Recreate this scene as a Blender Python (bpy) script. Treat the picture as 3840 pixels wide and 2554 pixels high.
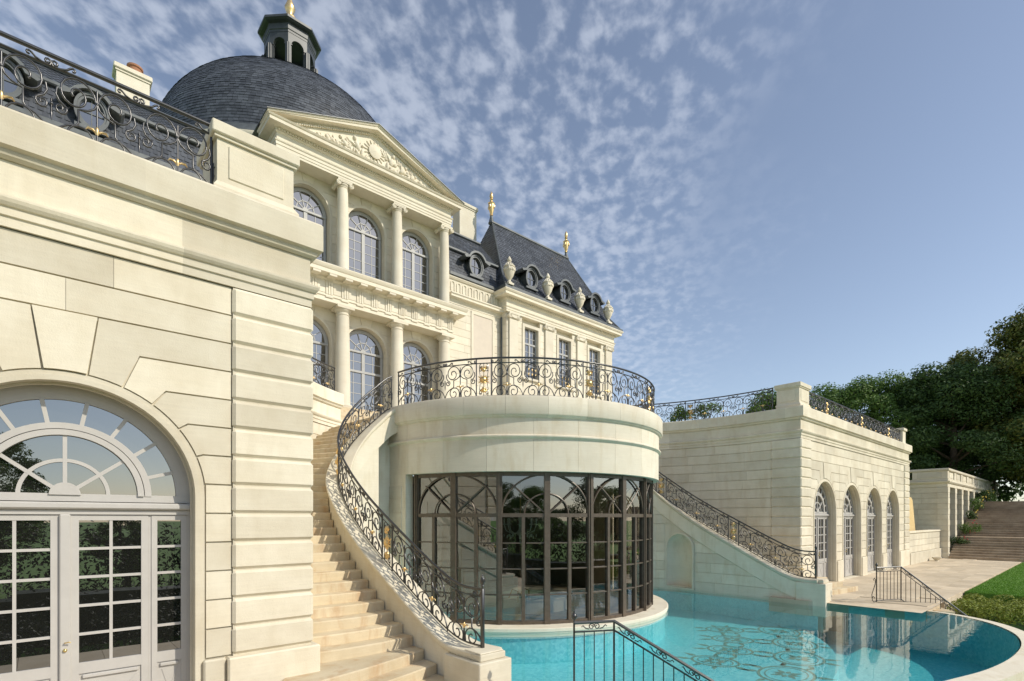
import bpy, bmesh, math, random
from mathutils import Vector, Matrix
R = math.radians
pi = math.pi
random.seed(7)

# ------------------------------------------------------------------ camera, sky, sun, exposure
scn = bpy.context.scene
col = scn.collection
for o in list(bpy.data.objects):
    bpy.data.objects.remove(o)

FPX = 1975.0                       # focal length in pixels of a 3840 px wide picture
HEAD = math.atan2(2230.0, FPX)     # heading measured from the facade direction (+x)
CAMZ = 2.75
cam = bpy.data.cameras.new('camera')
cam.sensor_width = 36.0
cam.lens = 36.0 * FPX / 3840.0
cam.shift_y = (1945.0 - 1277.0) / 3840.0
cam.clip_start = 0.1
cam.clip_end = 4000
camo = bpy.data.objects.new('camera', cam)
col.objects.link(camo)
camo.location = (0, 0, CAMZ)
camo.rotation_euler = (R(90), 0, HEAD - R(90))
scn.camera = camo

SUN_AZ = R(28.0)                   # to the right of the facade normal
SUN_EL = R(37.0)
sdir = Vector((math.sin(SUN_AZ) * math.cos(SUN_EL), -math.cos(SUN_AZ) * math.cos(SUN_EL), math.sin(SUN_EL)))
sun = bpy.data.lights.new('sun', 'SUN')
sun.energy = 3.45
sun.angle = R(0.55)
sun.color = (1.0, 0.925, 0.785)
suno = bpy.data.objects.new('sun', sun)
col.objects.link(suno)
suno.rotation_euler = sdir.to_track_quat('Z', 'Y').to_euler()

world = bpy.data.worlds.new('World')
scn.world = world
world.use_nodes = True
wn = world.node_tree
wn.nodes.clear()
def N(tree, kind, **kw):
    n = tree.nodes.new(kind)
    for k, v in kw.items():
        if k.startswith('i_'):
            key = k[2:]
            key = int(key) if key.isdigit() else key.replace('_', ' ')
            n.inputs[key].default_value = v
        else:
            setattr(n, k, v)
    return n
def L(tree, a, ao, b, bi):
    tree.links.new(a.outputs[ao], b.inputs[bi])
def ramp(tree, pts, interp='LINEAR'):
    n = tree.nodes.new('ShaderNodeValToRGB')
    n.color_ramp.interpolation = interp
    els = n.color_ramp.elements
    while len(els) < len(pts):
        els.new(0.5)
    for e, (p, c) in zip(els, pts):
        e.position = p
        e.color = c if len(c) == 4 else (*c, 1)
    return n
sky = N(wn, 'ShaderNodeTexSky', sky_type='NISHITA', sun_disc=False, sun_elevation=SUN_EL,
        sun_rotation=math.atan2(sdir.x, sdir.y), altitude=100, air_density=1.0, dust_density=0.7, ozone_density=1.6)
tc = N(wn, 'ShaderNodeTexCoord')
sep = N(wn, 'ShaderNodeSeparateXYZ')
L(wn, tc, 'Generated', sep, 0)
zc = N(wn, 'ShaderNodeMath', operation='MAXIMUM', i_1=0.03)
L(wn, sep, 'Z', zc, 0)
zc2 = N(wn, 'ShaderNodeMath', operation='ADD', i_1=0.10)
L(wn, zc, 0, zc2, 0)
dx_ = N(wn, 'ShaderNodeMath', operation='DIVIDE')
L(wn, sep, 'X', dx_, 0); L(wn, zc2, 0, dx_, 1)
dy_ = N(wn, 'ShaderNodeMath', operation='DIVIDE')
L(wn, sep, 'Y', dy_, 0); L(wn, zc2, 0, dy_, 1)
cmb0 = N(wn, 'ShaderNodeCombineXYZ')
L(wn, dx_, 0, cmb0, 'X'); L(wn, dy_, 0, cmb0, 'Y')
cmb = N(wn, 'ShaderNodeMapping', vector_type='TEXTURE')          # cloudlets drawn out along the wind
cmb.inputs['Rotation'].default_value = (0, 0, math.atan2(0.53, 0.85))
cmb.inputs['Scale'].default_value = (1.18, 0.95, 1)
L(wn, cmb0, 0, cmb, 'Vector')
n1 = N(wn, 'ShaderNodeTexNoise', i_Scale=22.0, i_Detail=6.0, i_Roughness=0.50, i_Distortion=0.1)
L(wn, cmb, 0, n1, 'Vector')
n2 = N(wn, 'ShaderNodeTexNoise', i_Scale=2.6, i_Detail=3.0, i_Roughness=0.5)
L(wn, cmb, 0, n2, 'Vector')
# the cloud field ends in a ragged edge: clear air lies towards +x
fld = N(wn, 'ShaderNodeVectorMath', operation='DOT_PRODUCT')
fld.inputs[1].default_value = (0.80, -0.60, 0.0)
L(wn, tc, 'Generated', fld, 0)
fadd = N(wn, 'ShaderNodeMath', operation='MULTIPLY_ADD', i_1=0.34, i_2=-0.17)
L(wn, n2, 'Fac', fadd, 0)
fsum = N(wn, 'ShaderNodeMath', operation='ADD')
L(wn, fld, 'Value', fsum, 0); L(wn, fadd, 0, fsum, 1)
fm = N(wn, 'ShaderNodeMapRange', interpolation_type='SMOOTHSTEP')
fm.inputs['From Min'].default_value = 0.18; fm.inputs['From Max'].default_value = 0.52
fm.inputs['To Min'].default_value = 1.0; fm.inputs['To Max'].default_value = 0.0
L(wn, fsum, 0, fm, 'Value')
nsum = N(wn, 'ShaderNodeMath', operation='MULTIPLY_ADD', i_1=0.55, i_2=-0.275)   # broad thick and thin zones of the cloud sheet
L(wn, n2, 'Fac', nsum, 0)
nadd = N(wn, 'ShaderNodeMath', operation='ADD')
L(wn, n1, 'Fac', nadd, 0); L(wn, nsum, 0, nadd, 1)
nmr = N(wn, 'ShaderNodeMapRange', interpolation_type='SMOOTHSTEP')
nmr.inputs['From Min'].default_value = 0.37; nmr.inputs['From Max'].default_value = 0.72
L(wn, nadd, 0, nmr, 'Value')
cr = ramp(wn, [(0.0, (0, 0, 0)), (1.0, (1, 1, 1))])
L(wn, nmr, 0, cr, 0)
cm = N(wn, 'ShaderNodeMath', operation='MULTIPLY')
L(wn, cr, 0, cm, 0); L(wn, fm, 0, cm, 1)
cm2 = N(wn, 'ShaderNodeMath', operation='MULTIPLY', i_1=0.42)
L(wn, cm, 0, cm2, 0)
mixc = N(wn, 'ShaderNodeMix', data_type='RGBA')
hsv = N(wn, 'ShaderNodeHueSaturation', i_Hue=0.501, i_Saturation=0.80, i_Value=0.93)
L(wn, sky, 0, hsv, 'Color')
L(wn, hsv, 0, mixc, 6)
mixc.inputs[7].default_value = (4.9, 5.25, 5.95, 1)
L(wn, cm2, 0, mixc, 0)
bg = N(wn, 'ShaderNodeBackground', i_Strength=0.15)
L(wn, mixc, 2, bg, 'Color')
wo = N(wn, 'ShaderNodeOutputWorld')
L(wn, bg, 0, wo, 'Surface')

scn.view_settings.view_transform = 'Standard'
scn.view_settings.look = 'None'
scn.view_settings.exposure = 0.18
scn.view_settings.gamma = 1.0
scn.view_settings.use_curve_mapping = False
scn.render.engine = 'CYCLES'
scn.cycles.max_bounces = 10
scn.cycles.transparent_max_bounces = 24

# ------------------------------------------------------------------ materials
MATS = {}
def newmat(name):
    m = bpy.data.materials.new(name)
    m.use_nodes = True
    t = m.node_tree
    b = t.nodes['Principled BSDF']
    MATS[name] = m
    return m, t, b

def stone_mat(name, c1, c2, c3=None, stain=0.0, grain=1.0, rand=0.10, stain_col=(0.38, 0.25, 0.11), rough=0.85, scale=1.0):
    m, t, b = newmat(name)
    geo = N(t, 'ShaderNodeNewGeometry')
    info = N(t, 'ShaderNodeObjectInfo')
    # broad tone of each stone, from its place and from the block itself
    big = N(t, 'ShaderNodeTexNoise', i_Scale=1.3 * scale, i_Detail=6.0, i_Roughness=0.62)
    L(t, geo, 'Position', big, 'Vector')
    rp = ramp(t, [(0.33, c1), (0.66, c2)])
    L(t, big, 'Fac', rp, 0)
    # bedding streaks
    mp = N(t, 'ShaderNodeMapping')
    mp.inputs['Scale'].default_value = (1.2, 1.2, 22.0)
    L(t, geo, 'Position', mp, 'Vector')
    bed = N(t, 'ShaderNodeTexNoise', i_Scale=1.5, i_Detail=4.0, i_Roughness=0.6, i_Distortion=0.5)
    L(t, mp, 0, bed, 'Vector')
    bmap = N(t, 'ShaderNodeMapRange')
    bmap.inputs['To Min'].default_value = 0.90; bmap.inputs['To Max'].default_value = 1.07
    L(t, bed, 'Fac', bmap, 'Value')
    rmap = N(t, 'ShaderNodeMapRange')
    rmap.inputs['To Min'].default_value = 1.0 - rand; rmap.inputs['To Max'].default_value = 1.0 + rand * 0.7
    L(t, info, 'Random', rmap, 'Value')
    mul = N(t, 'ShaderNodeMath', operation='MULTIPLY')
    L(t, bmap, 0, mul, 0); L(t, rmap, 0, mul, 1)
    # pores and pits
    fine = N(t, 'ShaderNodeTexNoise', i_Scale=55.0, i_Detail=3.0, i_Roughness=0.7)
    L(t, geo, 'Position', fine, 'Vector')
    fmap = ramp(t, [(0.28, (0.80, 0.80, 0.80)), (0.40, (1, 1, 1))])
    L(t, fine, 'Fac', fmap, 0)
    mul2 = N(t, 'ShaderNodeVectorMath', operation='SCALE')
    L(t, rp, 0, mul2, 0); L(t, mul, 0, mul2, 'Scale')
    mx = N(t, 'ShaderNodeMix', data_type='RGBA', blend_type='MULTIPLY', i_0=0.55 * grain)
    L(t, mul2, 0, mx, 6); L(t, fmap, 0, mx, 7)
    last = mx
    if stain > 0:
        sm = N(t, 'ShaderNodeMapping')
        sm.inputs['Scale'].default_value = (2.2, 2.2, 0.55)
        L(t, geo, 'Position', sm, 'Vector')
        sn = N(t, 'ShaderNodeTexNoise', i_Scale=1.6, i_Detail=5.0, i_Roughness=0.62, i_Distortion=0.3)
        L(t, sm, 0, sn, 'Vector')
        sr = ramp(t, [(0.50, (0, 0, 0)), (0.72, (1, 1, 1))])
        L(t, sn, 'Fac', sr, 0)
        sf = N(t, 'ShaderNodeMath', operation='MULTIPLY', i_1=stain)
        L(t, sr, 0, sf, 0)
        mx2 = N(t, 'ShaderNodeMix', data_type='RGBA')
        L(t, sf, 0, mx2, 0); L(t, last, 2, mx2, 6)
        mx2.inputs[7].default_value = (*stain_col, 1)
        last = mx2
    L(t, last, 2, b, 'Base Color')
    b.inputs['Roughness'].default_value = rough
    b.inputs['Specular IOR Level'].default_value = 0.25
    bp = N(t, 'ShaderNodeBump', i_Strength=0.22 * grain, i_Distance=0.012)
    L(t, fine, 'Fac', bp, 'Height')
    L(t, bp, 0, b, 'Normal')
    return m

stone_mat('stone', (0.615, 0.55, 0.42), (0.715, 0.66, 0.53), stain=0.16, stain_col=(0.45, 0.38, 0.25), rand=0.12)
stone_mat('stone_pale', (0.68, 0.62, 0.495), (0.74, 0.685, 0.56), stain=0.38, stain_col=(0.48, 0.38, 0.22))
stone_mat('stone_wall', (0.66, 0.60, 0.46), (0.75, 0.69, 0.56), stain=0.28, stain_col=(0.46, 0.33, 0.16), rand=0.09)  # same limestone, lightened in colour to stand in for fill on the shaded walls
stone_mat('stone_far', (0.67, 0.61, 0.49), (0.73, 0.68, 0.56), stain=0.08, grain=0.4)
stone_mat('stone_step', (0.55, 0.45, 0.295), (0.65, 0.56, 0.40), stain=0.62, stain_col=(0.42, 0.24, 0.11), rand=0.12)
stone_mat('stone_brown', (0.29, 0.22, 0.15), (0.40, 0.32, 0.23), stain=0.3, stain_col=(0.12, 0.09, 0.06), rand=0.2)
stone_mat('ochre_plaster', (0.62, 0.46, 0.22), (0.68, 0.52, 0.27), stain=0.25, stain_col=(0.5, 0.36, 0.2), grain=0.5)
stone_mat('pavement', (0.52, 0.43, 0.31), (0.62, 0.53, 0.40), stain=0.3, stain_col=(0.44, 0.33, 0.21), rand=0.14)
stone_mat('terracotta', (0.36, 0.17, 0.10), (0.42, 0.22, 0.13), grain=0.5)

def plain(name, c, rough=0.5, metal=0.0, spec=0.5, var=0.0, vscale=3.0, bump=0.0):
    m, t, b = newmat(name)
    b.inputs['Base Color'].default_value = (*c, 1)
    b.inputs['Roughness'].default_value = rough
    b.inputs['Metallic'].default_value = metal
    b.inputs['Specular IOR Level'].default_value = spec
    if var > 0:
        geo = N(t, 'ShaderNodeNewGeometry')
        info = N(t, 'ShaderNodeObjectInfo')
        nz = N(t, 'ShaderNodeTexNoise', i_Scale=vscale, i_Detail=6.0, i_Roughness=0.65)
        L(t, geo, 'Position', nz, 'Vector')
        rp = ramp(t, [(0.3, tuple(max(0, x * (1 - var)) for x in c)), (0.7, tuple(min(1, x * (1 + var)) for x in c))])
        L(t, nz, 'Fac', rp, 0)
        L(t, rp, 0, b, 'Base Color')
        if bump:
            bp = N(t, 'ShaderNodeBump', i_Strength=bump, i_Distance=0.01)
            L(t, nz, 'Fac', bp, 'Height'); L(t, bp, 0, b, 'Normal')
    return m
plain('iron', (0.018, 0.016, 0.015), rough=0.30, metal=0.0, spec=1.0, var=0.35, vscale=30)
plain('gold', (0.80, 0.57, 0.27), rough=0.34, metal=0.9, var=0.22, vscale=40)
plain('bronze', (0.105, 0.080, 0.058), rough=0.42, metal=0.15, var=0.20, vscale=9)
plain('grey_paint', (0.47, 0.45, 0.42), rough=0.45, var=0.05, vscale=4)
plain('grey_frame', (0.37, 0.37, 0.365), rough=0.5, var=0.06)
plain('lead', (0.090, 0.100, 0.105), rough=0.45, metal=0.1, var=0.30, vscale=2.5)
plain('lantern_paint', (0.055, 0.061, 0.066), rough=0.45, metal=0.1, var=0.22, vscale=2.0)
plain('blind', (0.60, 0.53, 0.44), rough=0.8, var=0.05)
plain('brass', (0.75, 0.58, 0.25), rough=0.25, metal=0.9)
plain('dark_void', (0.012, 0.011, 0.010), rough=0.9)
plain('bark', (0.10, 0.075, 0.05), rough=0.9, var=0.4, vscale=6)
plain('trellis', (0.10, 0.11, 0.13), rough=0.7, var=0.3)
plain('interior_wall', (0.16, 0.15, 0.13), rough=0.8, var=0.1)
plain('deck_stone', (0.66, 0.58, 0.46), rough=0.5, var=0.12, vscale=2)
plain('white_tub', (0.75, 0.78, 0.74), rough=0.3, var=0.04)
plain('crystal', (0.55, 0.70, 0.66), rough=0.08, spec=0.9)
plain('blue_cover', (0.01, 0.10, 0.35), rough=0.35)
plain('white_canvas', (0.78, 0.80, 0.82), rough=0.6, var=0.04)
plain('rose_red', (0.55, 0.03, 0.04), rough=0.6)
plain('rose_yellow', (0.75, 0.55, 0.10), rough=0.6)

def slate_mat():
    m, t, b = newmat('slate')
    geo = N(t, 'ShaderNodeNewGeometry')
    nz = N(t, 'ShaderNodeTexNoise', i_Scale=0.8, i_Detail=5.0, i_Roughness=0.6)
    L(t, geo, 'Position', nz, 'Vector')
    rp = ramp(t, [(0.3, (0.046, 0.052, 0.064)), (0.7, (0.080, 0.088, 0.104))])
    L(t, nz, 'Fac', rp, 0)
    rr = N(t, 'ShaderNodeMapRange')
    rr.inputs['To Min'].default_value = 0.62; rr.inputs['To Max'].default_value = 1.35
    L(t, geo, 'Random Per Island', rr, 'Value')
    mu = N(t, 'ShaderNodeVectorMath', operation='SCALE')
    L(t, rp, 0, mu, 0); L(t, rr, 0, mu, 'Scale')
    L(t, mu, 0, b, 'Base Color')
    b.inputs['Roughness'].default_value = 0.48
    fn = N(t, 'ShaderNodeTexNoise', i_Scale=22.0, i_Detail=3.0)
    L(t, geo, 'Position', fn, 'Vector')
    bp = N(t, 'ShaderNodeBump', i_Strength=0.25, i_Distance=0.01)
    L(t, fn, 'Fac', bp, 'Height'); L(t, bp, 0, b, 'Normal')
slate_mat()

def schlick(t, f0, nrm=None):
    """two-sided Fresnel term that does not invert behind the sheet"""
    g_ = N(t, 'ShaderNodeNewGeometry')
    d = N(t, 'ShaderNodeVectorMath', operation='DOT_PRODUCT')
    L(t, g_, 'Incoming', d, 0)
    if nrm is not None: L(t, nrm, 0, d, 1)
    else: L(t, g_, 'Normal', d, 1)
    ab = N(t, 'ShaderNodeMath', operation='ABSOLUTE'); L(t, d, 'Value', ab, 0)
    iv = N(t, 'ShaderNodeMath', operation='SUBTRACT', i_0=1.0); L(t, ab, 0, iv, 1)
    pw = N(t, 'ShaderNodeMath', operation='POWER', i_1=5.0); L(t, iv, 0, pw, 0)
    ma = N(t, 'ShaderNodeMath', operation='MULTIPLY_ADD', i_1=1.0 - f0, i_2=f0); L(t, pw, 0, ma, 0)
    return ma
def pane_mat(name, f0, tint, see=0.0):
    """coated window glass: mirror by Fresnel over a dark room, or over what lies behind"""
    m, t, b = newmat(name)
    t.nodes.remove(b)
    out = t.nodes['Material Output']
    fr = schlick(t, f0)
    gl = N(t, 'ShaderNodeBsdfGlossy', i_Roughness=0.004)
    gl.inputs['Color'].default_value = (0.93, 0.95, 0.97, 1)
    geo = N(t, 'ShaderNodeNewGeometry')
    wv = N(t, 'ShaderNodeTexNoise', i_Scale=1.1, i_Detail=1.0)
    L(t, geo, 'Position', wv, 'Vector')
    bp = N(t, 'ShaderNodeBump', i_Strength=0.035, i_Distance=0.02)
    L(t, wv, 'Fac', bp, 'Height'); L(t, bp, 0, gl, 'Normal')
    mx = N(t, 'ShaderNodeMixShader')
    L(t, fr, 0, mx, 0)
    if see > 0:
        tr = N(t, 'ShaderNodeBsdfTransparent')
        tr.inputs['Color'].default_value = (*tint, 1)
        L(t, tr, 0, mx, 1)
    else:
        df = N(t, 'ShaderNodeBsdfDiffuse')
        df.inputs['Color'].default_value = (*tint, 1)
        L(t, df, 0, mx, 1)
    L(t, gl, 0, mx, 2)
    L(t, mx, 0, out, 'Surface')
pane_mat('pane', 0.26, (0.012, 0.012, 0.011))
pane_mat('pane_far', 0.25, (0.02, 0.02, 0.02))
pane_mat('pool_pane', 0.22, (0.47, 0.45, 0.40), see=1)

def water_mats():
    m, t, b = newmat('water')
    t.nodes.remove(b)
    out = t.nodes['Material Output']
    gl = N(t, 'ShaderNodeBsdfGlossy', i_Roughness=0.0)
    tr = N(t, 'ShaderNodeBsdfTransparent')
    tr.inputs['Color'].default_value = (0.97, 1, 1, 1)
    geo = N(t, 'ShaderNodeNewGeometry')
    nz = N(t, 'ShaderNodeTexNoise', i_Scale=2.6, i_Detail=3.0, i_Roughness=0.5)
    L(t, geo, 'Position', nz, 'Vector')
    bp = N(t, 'ShaderNodeBump', i_Strength=0.08, i_Distance=0.02)
    L(t, nz, 'Fac', bp, 'Height'); L(t, bp, 0, gl, 'Normal')
    fr = schlick(t, 0.06)
    mx = N(t, 'ShaderNodeMixShader')
    L(t, fr, 0, mx, 0); L(t, tr, 0, mx, 1); L(t, gl, 0, mx, 2)
    L(t, mx, 0, out, 'Surface')
    ab = N(t, 'ShaderNodeVolumeAbsorption', i_Density=0.11)
    ab.inputs['Color'].default_value = (0.02, 0.74, 0.82, 1)
    L(t, ab, 0, out, 'Volume')
    m, t, b = newmat('pool_mosaic')
    geo = N(t, 'ShaderNodeNewGeometry')
    vz = N(t, 'ShaderNodeTexVoronoi', i_Scale=16.0)
    L(t, geo, 'Position', vz, 'Vector')
    hs = N(t, 'ShaderNodeSeparateColor')
    L(t, vz, 'Color', hs, 0)
    rp = ramp(t, [(0.0, (0.15, 0.56, 0.62)), (0.5, (0.21, 0.64, 0.69)), (1.0, (0.30, 0.72, 0.75))])
    L(t, hs, 0, rp, 0)
    L(t, rp, 0, b, 'Base Color')
    b.inputs['Roughness'].default_value = 0.4
water_mats()
plain('mosaic_olive', (0.20, 0.30, 0.24), rough=0.5, var=0.5, vscale=14)
plain('mosaic_aqua', (0.55, 0.82, 0.80), rough=0.5, var=0.2, vscale=14)

def leaf_mat(name, c1, c2, c3):
    m, t, b = newmat(name)
    geo = N(t, 'ShaderNodeNewGeometry')
    rp = ramp(t, [(0.0, c1), (0.55, c2), (1.0, c3)])
    L(t, geo, 'Random Per Island', rp, 0)
    L(t, rp, 0, b, 'Base Color')
    b.inputs['Roughness'].default_value = 0.55
    b.inputs['Specular IOR Level'].default_value = 0.3
    tl = N(t, 'ShaderNodeBsdfTranslucent')
    L(t, rp, 0, tl, 'Color')
    mx = N(t, 'ShaderNodeMixShader', i_0=0.22)
    out = t.nodes['Material Output']
    L(t, b, 0, mx, 1); L(t, tl, 0, mx, 2); L(t, mx, 0, out, 'Surface')
leaf_mat('leaf_dark', (0.036, 0.072, 0.020), (0.066, 0.122, 0.030), (0.11, 0.17, 0.045))
leaf_mat('leaf_mid', (0.060, 0.125, 0.024), (0.115, 0.20, 0.04), (0.17, 0.26, 0.06))
leaf_mat('leaf_gold', (0.060, 0.095, 0.017), (0.12, 0.15, 0.027), (0.21, 0.19, 0.04))
leaf_mat('leaf_box', (0.13, 0.17, 0.025), (0.23, 0.28, 0.04), (0.34, 0.37, 0.07))
leaf_mat('leaf_shade', (0.008, 0.016, 0.007), (0.014, 0.026, 0.010), (0.024, 0.038, 0.014))  # shade put into the colour: near-black leaves keep the mirrored planting dark
leaf_mat('grass_blade', (0.08, 0.19, 0.018), (0.12, 0.27, 0.026), (0.17, 0.33, 0.04))
def ground_mats():
    m, t, b = newmat('turf')
    geo = N(t, 'ShaderNodeNewGeometry')
    nz = N(t, 'ShaderNodeTexNoise', i_Scale=0.7, i_Detail=8.0, i_Roughness=0.7)
    L(t, geo, 'Position', nz, 'Vector')
    rp = ramp(t, [(0.3, (0.075, 0.17, 0.018)), (0.7, (0.14, 0.27, 0.035))])
    L(t, nz, 'Fac', rp, 0); L(t, rp, 0, b, 'Base Color')
    b.inputs['Roughness'].default_value = 0.9
ground_mats()

# ------------------------------------------------------------------ mesh helpers
class B:
    def __init__(s):
        s.v = []; s.f = []
    def add(s, vs, fs):
        o = len(s.v)
        s.v += [tuple(p) for p in vs]
        s.f += [tuple(i + o for i in q) for q in fs]
        return s
    def box(s, x0, x1, y0, y1, z0, z1):
        return s.add([(x0, y0, z0), (x1, y0, z0), (x1, y1, z0), (x0, y1, z0), (x0, y0, z1), (x1, y0, z1), (x1, y1, z1), (x0, y1, z1)],
                     [(0, 3, 2, 1), (4, 5, 6, 7), (0, 1, 5, 4), (1, 2, 6, 5), (2, 3, 7, 6), (3, 0, 4, 7)])
    def cbox(s, x0, x1, y0, y1, z0, z1, c):
        """box with every edge chamfered by c"""
        X = (x0, x1); Y = (y0, y1); Z = (z0, z1)
        vs = {}; lst = []
        for i in (0, 1):
            for j in (0, 1):
                for k in (0, 1):
                    sx, sy, sz = (1 - 2 * i), (1 - 2 * j), (1 - 2 * k)
                    for ax in range(3):
                        p = [X[i] + sx * c, Y[j] + sy * c, Z[k] + sz * c]
                        p[ax] = (X[i], Y[j], Z[k])[ax]
                        vs[(i, j, k, ax)] = len(lst); lst.append(tuple(p))
        fs = []
        for ax in range(3):
            o1, o2 = [a for a in range(3) if a != ax]
            for sd in (0, 1):
                q = []
                for (a, b_) in ((0, 0), (1, 0), (1, 1), (0, 1)):
                    key = [0, 0, 0]; key[ax] = sd; key[o1] = a; key[o2] = b_
                    q.append(vs[(*key, ax)])
                fs.append(tuple(q))
            for a in (0, 1):
                for b_ in (0, 1):
                    k0 = [0, 0, 0]; k0[o1] = a; k0[o2] = b_; k1 = list(k0); k1[ax] = 1
                    fs.append((vs[(*k0, o1)], vs[(*k1, o1)], vs[(*k1, o2)], vs[(*k0, o2)]))
        for i in (0, 1):
            for j in (0, 1):
                for k in (0, 1):
                    fs.append((vs[(i, j, k, 0)], vs[(i, j, k, 1)], vs[(i, j, k, 2)]))
        return s.add(lst, fs)
    def prism(s, poly, y0, y1):
        """polygon in (x,z), extruded from y0 to y1"""
        n = len(poly)
        vs = [(x, y0, z) for x, z in poly] + [(x, y1, z) for x, z in poly]
        fs = [tuple(range(n)), tuple(range(2 * n - 1, n - 1, -1))] + [(i, i + n, (i + 1) % n + n, (i + 1) % n) for i in range(n)]
        return s.add(vs, fs)
    def prism_z(s, poly, z0, z1):
        n = len(poly)
        vs = [(x, y, z0) for x, y in poly] + [(x, y, z1) for x, y in poly]
        fs = [tuple(range(n - 1, -1, -1)), tuple(range(n, 2 * n))] + [(i, (i + 1) % n, (i + 1) % n + n, i + n) for i in range(n)]
        return s.add(vs, fs)
    def lathe(s, prof, n=24, cx=0, cy=0, cz=0, a0=0, a1=2 * pi):
        full = abs(a1 - a0 - 2 * pi) < 1e-6
        m = n if full else n + 1
        vs = []
        for i in range(m):
            a = a0 + (a1 - a0) * i / n
            for r, z in prof:
                vs.append((cx + r * math.cos(a), cy + r * math.sin(a), cz + z))
        k = len(prof); fs = []
        for i in range(n):
            j = (i + 1) % m
            for q in range(k - 1):
                fs.append((i * k + q, j * k + q, j * k + q + 1, i * k + q + 1))
        return s.add(vs, fs)
    def tube(s, pts, r, n=5, closed=False):
        P = [Vector(p) for p in pts]
        if len(P) < 2: return s
        vs = []; prev = None
        for i, p in enumerate(P):
            a = P[i - 1] if (i > 0 or closed) else p
            b_ = P[(i + 1) % len(P)] if (i < len(P) - 1 or closed) else p
            d = (b_ - a)
            if d.length < 1e-9: d = Vector((0, 0, 1))
            d.normalize()
            if prev is None:
                up = Vector((0, 0, 1)) if abs(d.z) < 0.9 else Vector((1, 0, 0))
                u = d.cross(up).normalized()
            else:
                u = (prev - d * prev.dot(d))
                u = u.normalized() if u.length > 1e-6 else prev
            prev = u
            w = d.cross(u)
            rr = r[i] if isinstance(r, (list, tuple)) else r
            for k in range(n):
                t = 2 * pi * k / n
                vs.append(tuple(p + u * (math.cos(t) * rr) + w * (math.sin(t) * rr)))
        fs = []
        m = len(P)
        for i in range(m if closed else m - 1):
            j = (i + 1) % m
            for k in range(n):
                fs.append((i * n + k, i * n + (k + 1) % n, j * n + (k + 1) % n, j * n + k))
        if not closed:
            fs.append(tuple(range(n - 1, -1, -1))); fs.append(tuple((m - 1) * n + k for k in range(n)))
        return s.add(vs, fs)
    def sweep(s, path, prof, close_prof=True, caps=True):
        """path: (x,y,ox,oy[,z]) with outward offset direction; prof: (d,z)"""
        k = len(prof); vs = []
        for p in path:
            zz = p[4] if len(p) > 4 else 0
            for d, z in prof:
                vs.append((p[0] + p[2] * d, p[1] + p[3] * d, z + zz))
        fs = []
        m = len(path); kk = k if close_prof else k - 1
        for i in range(m - 1):
            for q in range(kk):
                fs.append((i * k + q, (i + 1) * k + q, (i + 1) * k + (q + 1) % k, i * k + (q + 1) % k))
        if caps and close_prof:
            fs.append(tuple(range(k - 1, -1, -1))); fs.append(tuple((m - 1) * k + q for q in range(k)))
        return s.add(vs, fs)
    def ball(s, c, r, n=8, m=5, rot=None):
        rx, ry, rz = r if isinstance(r, (tuple, list)) else (r, r, r)
        vs = []; fs = []
        for j in range(m + 1):
            t = pi * j / m
            for i in range(n):
                a = 2 * pi * i / n
                p = Vector((rx * math.sin(t) * math.cos(a), ry * math.sin(t) * math.sin(a), rz * math.cos(t)))
                if rot is not None: p = rot @ p
                vs.append((c[0] + p.x, c[1] + p.y, c[2] + p.z))
        for j in range(m):
            for i in range(n):
                fs.append((j * n + i, (j + 1) * n + i, (j + 1) * n + (i + 1) % n, j * n + (i + 1) % n))
        return s.add(vs, fs)
    def grid(s, fn, nu, nv):
        vs = [fn(i / nu, j / nv) for i in range(nu + 1) for j in range(nv + 1)]
        fs = [(i * (nv + 1) + j, (i + 1) * (nv + 1) + j, (i + 1) * (nv + 1) + j + 1, i * (nv + 1) + j + 1) for i in range(nu) for j in range(nv)]
        return s.add(vs, fs)
    def moved(s, fn):
        s.v = [tuple(fn(*p)) for p in s.v]; return s

X0 = 12.3                           # axis of the whole place
MIR = False                         # when set, everything is built mirrored about the axis
def mesh(name, b, smooth=None, mirror=None):
    me = bpy.data.meshes.new(name)
    mir = MIR if mirror is None else mirror
    v = [(2 * X0 - x, y, z) for x, y, z in b.v] if mir else b.v
    f = [q[::-1] for q in b.f] if mir else b.f
    me.from_pydata(v, [], f)
    bm = bmesh.new(); bm.from_mesh(me)
    bmesh.ops.recalc_face_normals(bm, faces=bm.faces)
    bm.to_mesh(me); bm.free()
    if smooth is not None:
        me.polygons.foreach_set('use_smooth', [True] * len(me.polygons))
        me.set_sharp_from_angle(angle=R(smooth))
    me.update()
    return me
def obj(name, b, mat, parent=None, smooth=None, loc=None, mirror=None):
    me = b if isinstance(b, bpy.types.Mesh) else mesh(name, b, smooth, mirror)
    o = bpy.data.objects.new(name, me)
    if not isinstance(b, bpy.types.Mesh) or not me.materials:
        me.materials.append(MATS[mat])
    col.objects.link(o)
    if parent: o.parent = parent
    if loc is not None: o.location = loc
    return o
def fastmesh(name, v, f, mat):
    me = bpy.data.meshes.new(name)
    me.from_pydata(v, [], f); me.materials.append(MATS[mat]); me.update()
    return me
def tag(o, label, cat, group=None, kind=None):
    if label: o['label'] = label
    if cat: o['category'] = cat
    if group: o['group'] = group
    if kind: o['kind'] = kind
    return o
def thing(name, label, cat, group=None):
    o = bpy.data.objects.new(name, None); col.objects.link(o)
    o.empty_display_size = 0.2
    return tag(o, label, cat, group)
def struct(name, b, mat, smooth=None):
    o = obj(name, b, mat, None, smooth, mirror=False); o['kind'] = 'structure'; return o
UNIT = {}
def unit_box(mat):
    if mat not in UNIT:
        UNIT[mat] = fastmesh('unit', *(lambda q: (q.v, q.f))(B().box(-.5, .5, -.5, .5, -.5, .5)), mat)
    return UNIT[mat]
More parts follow.
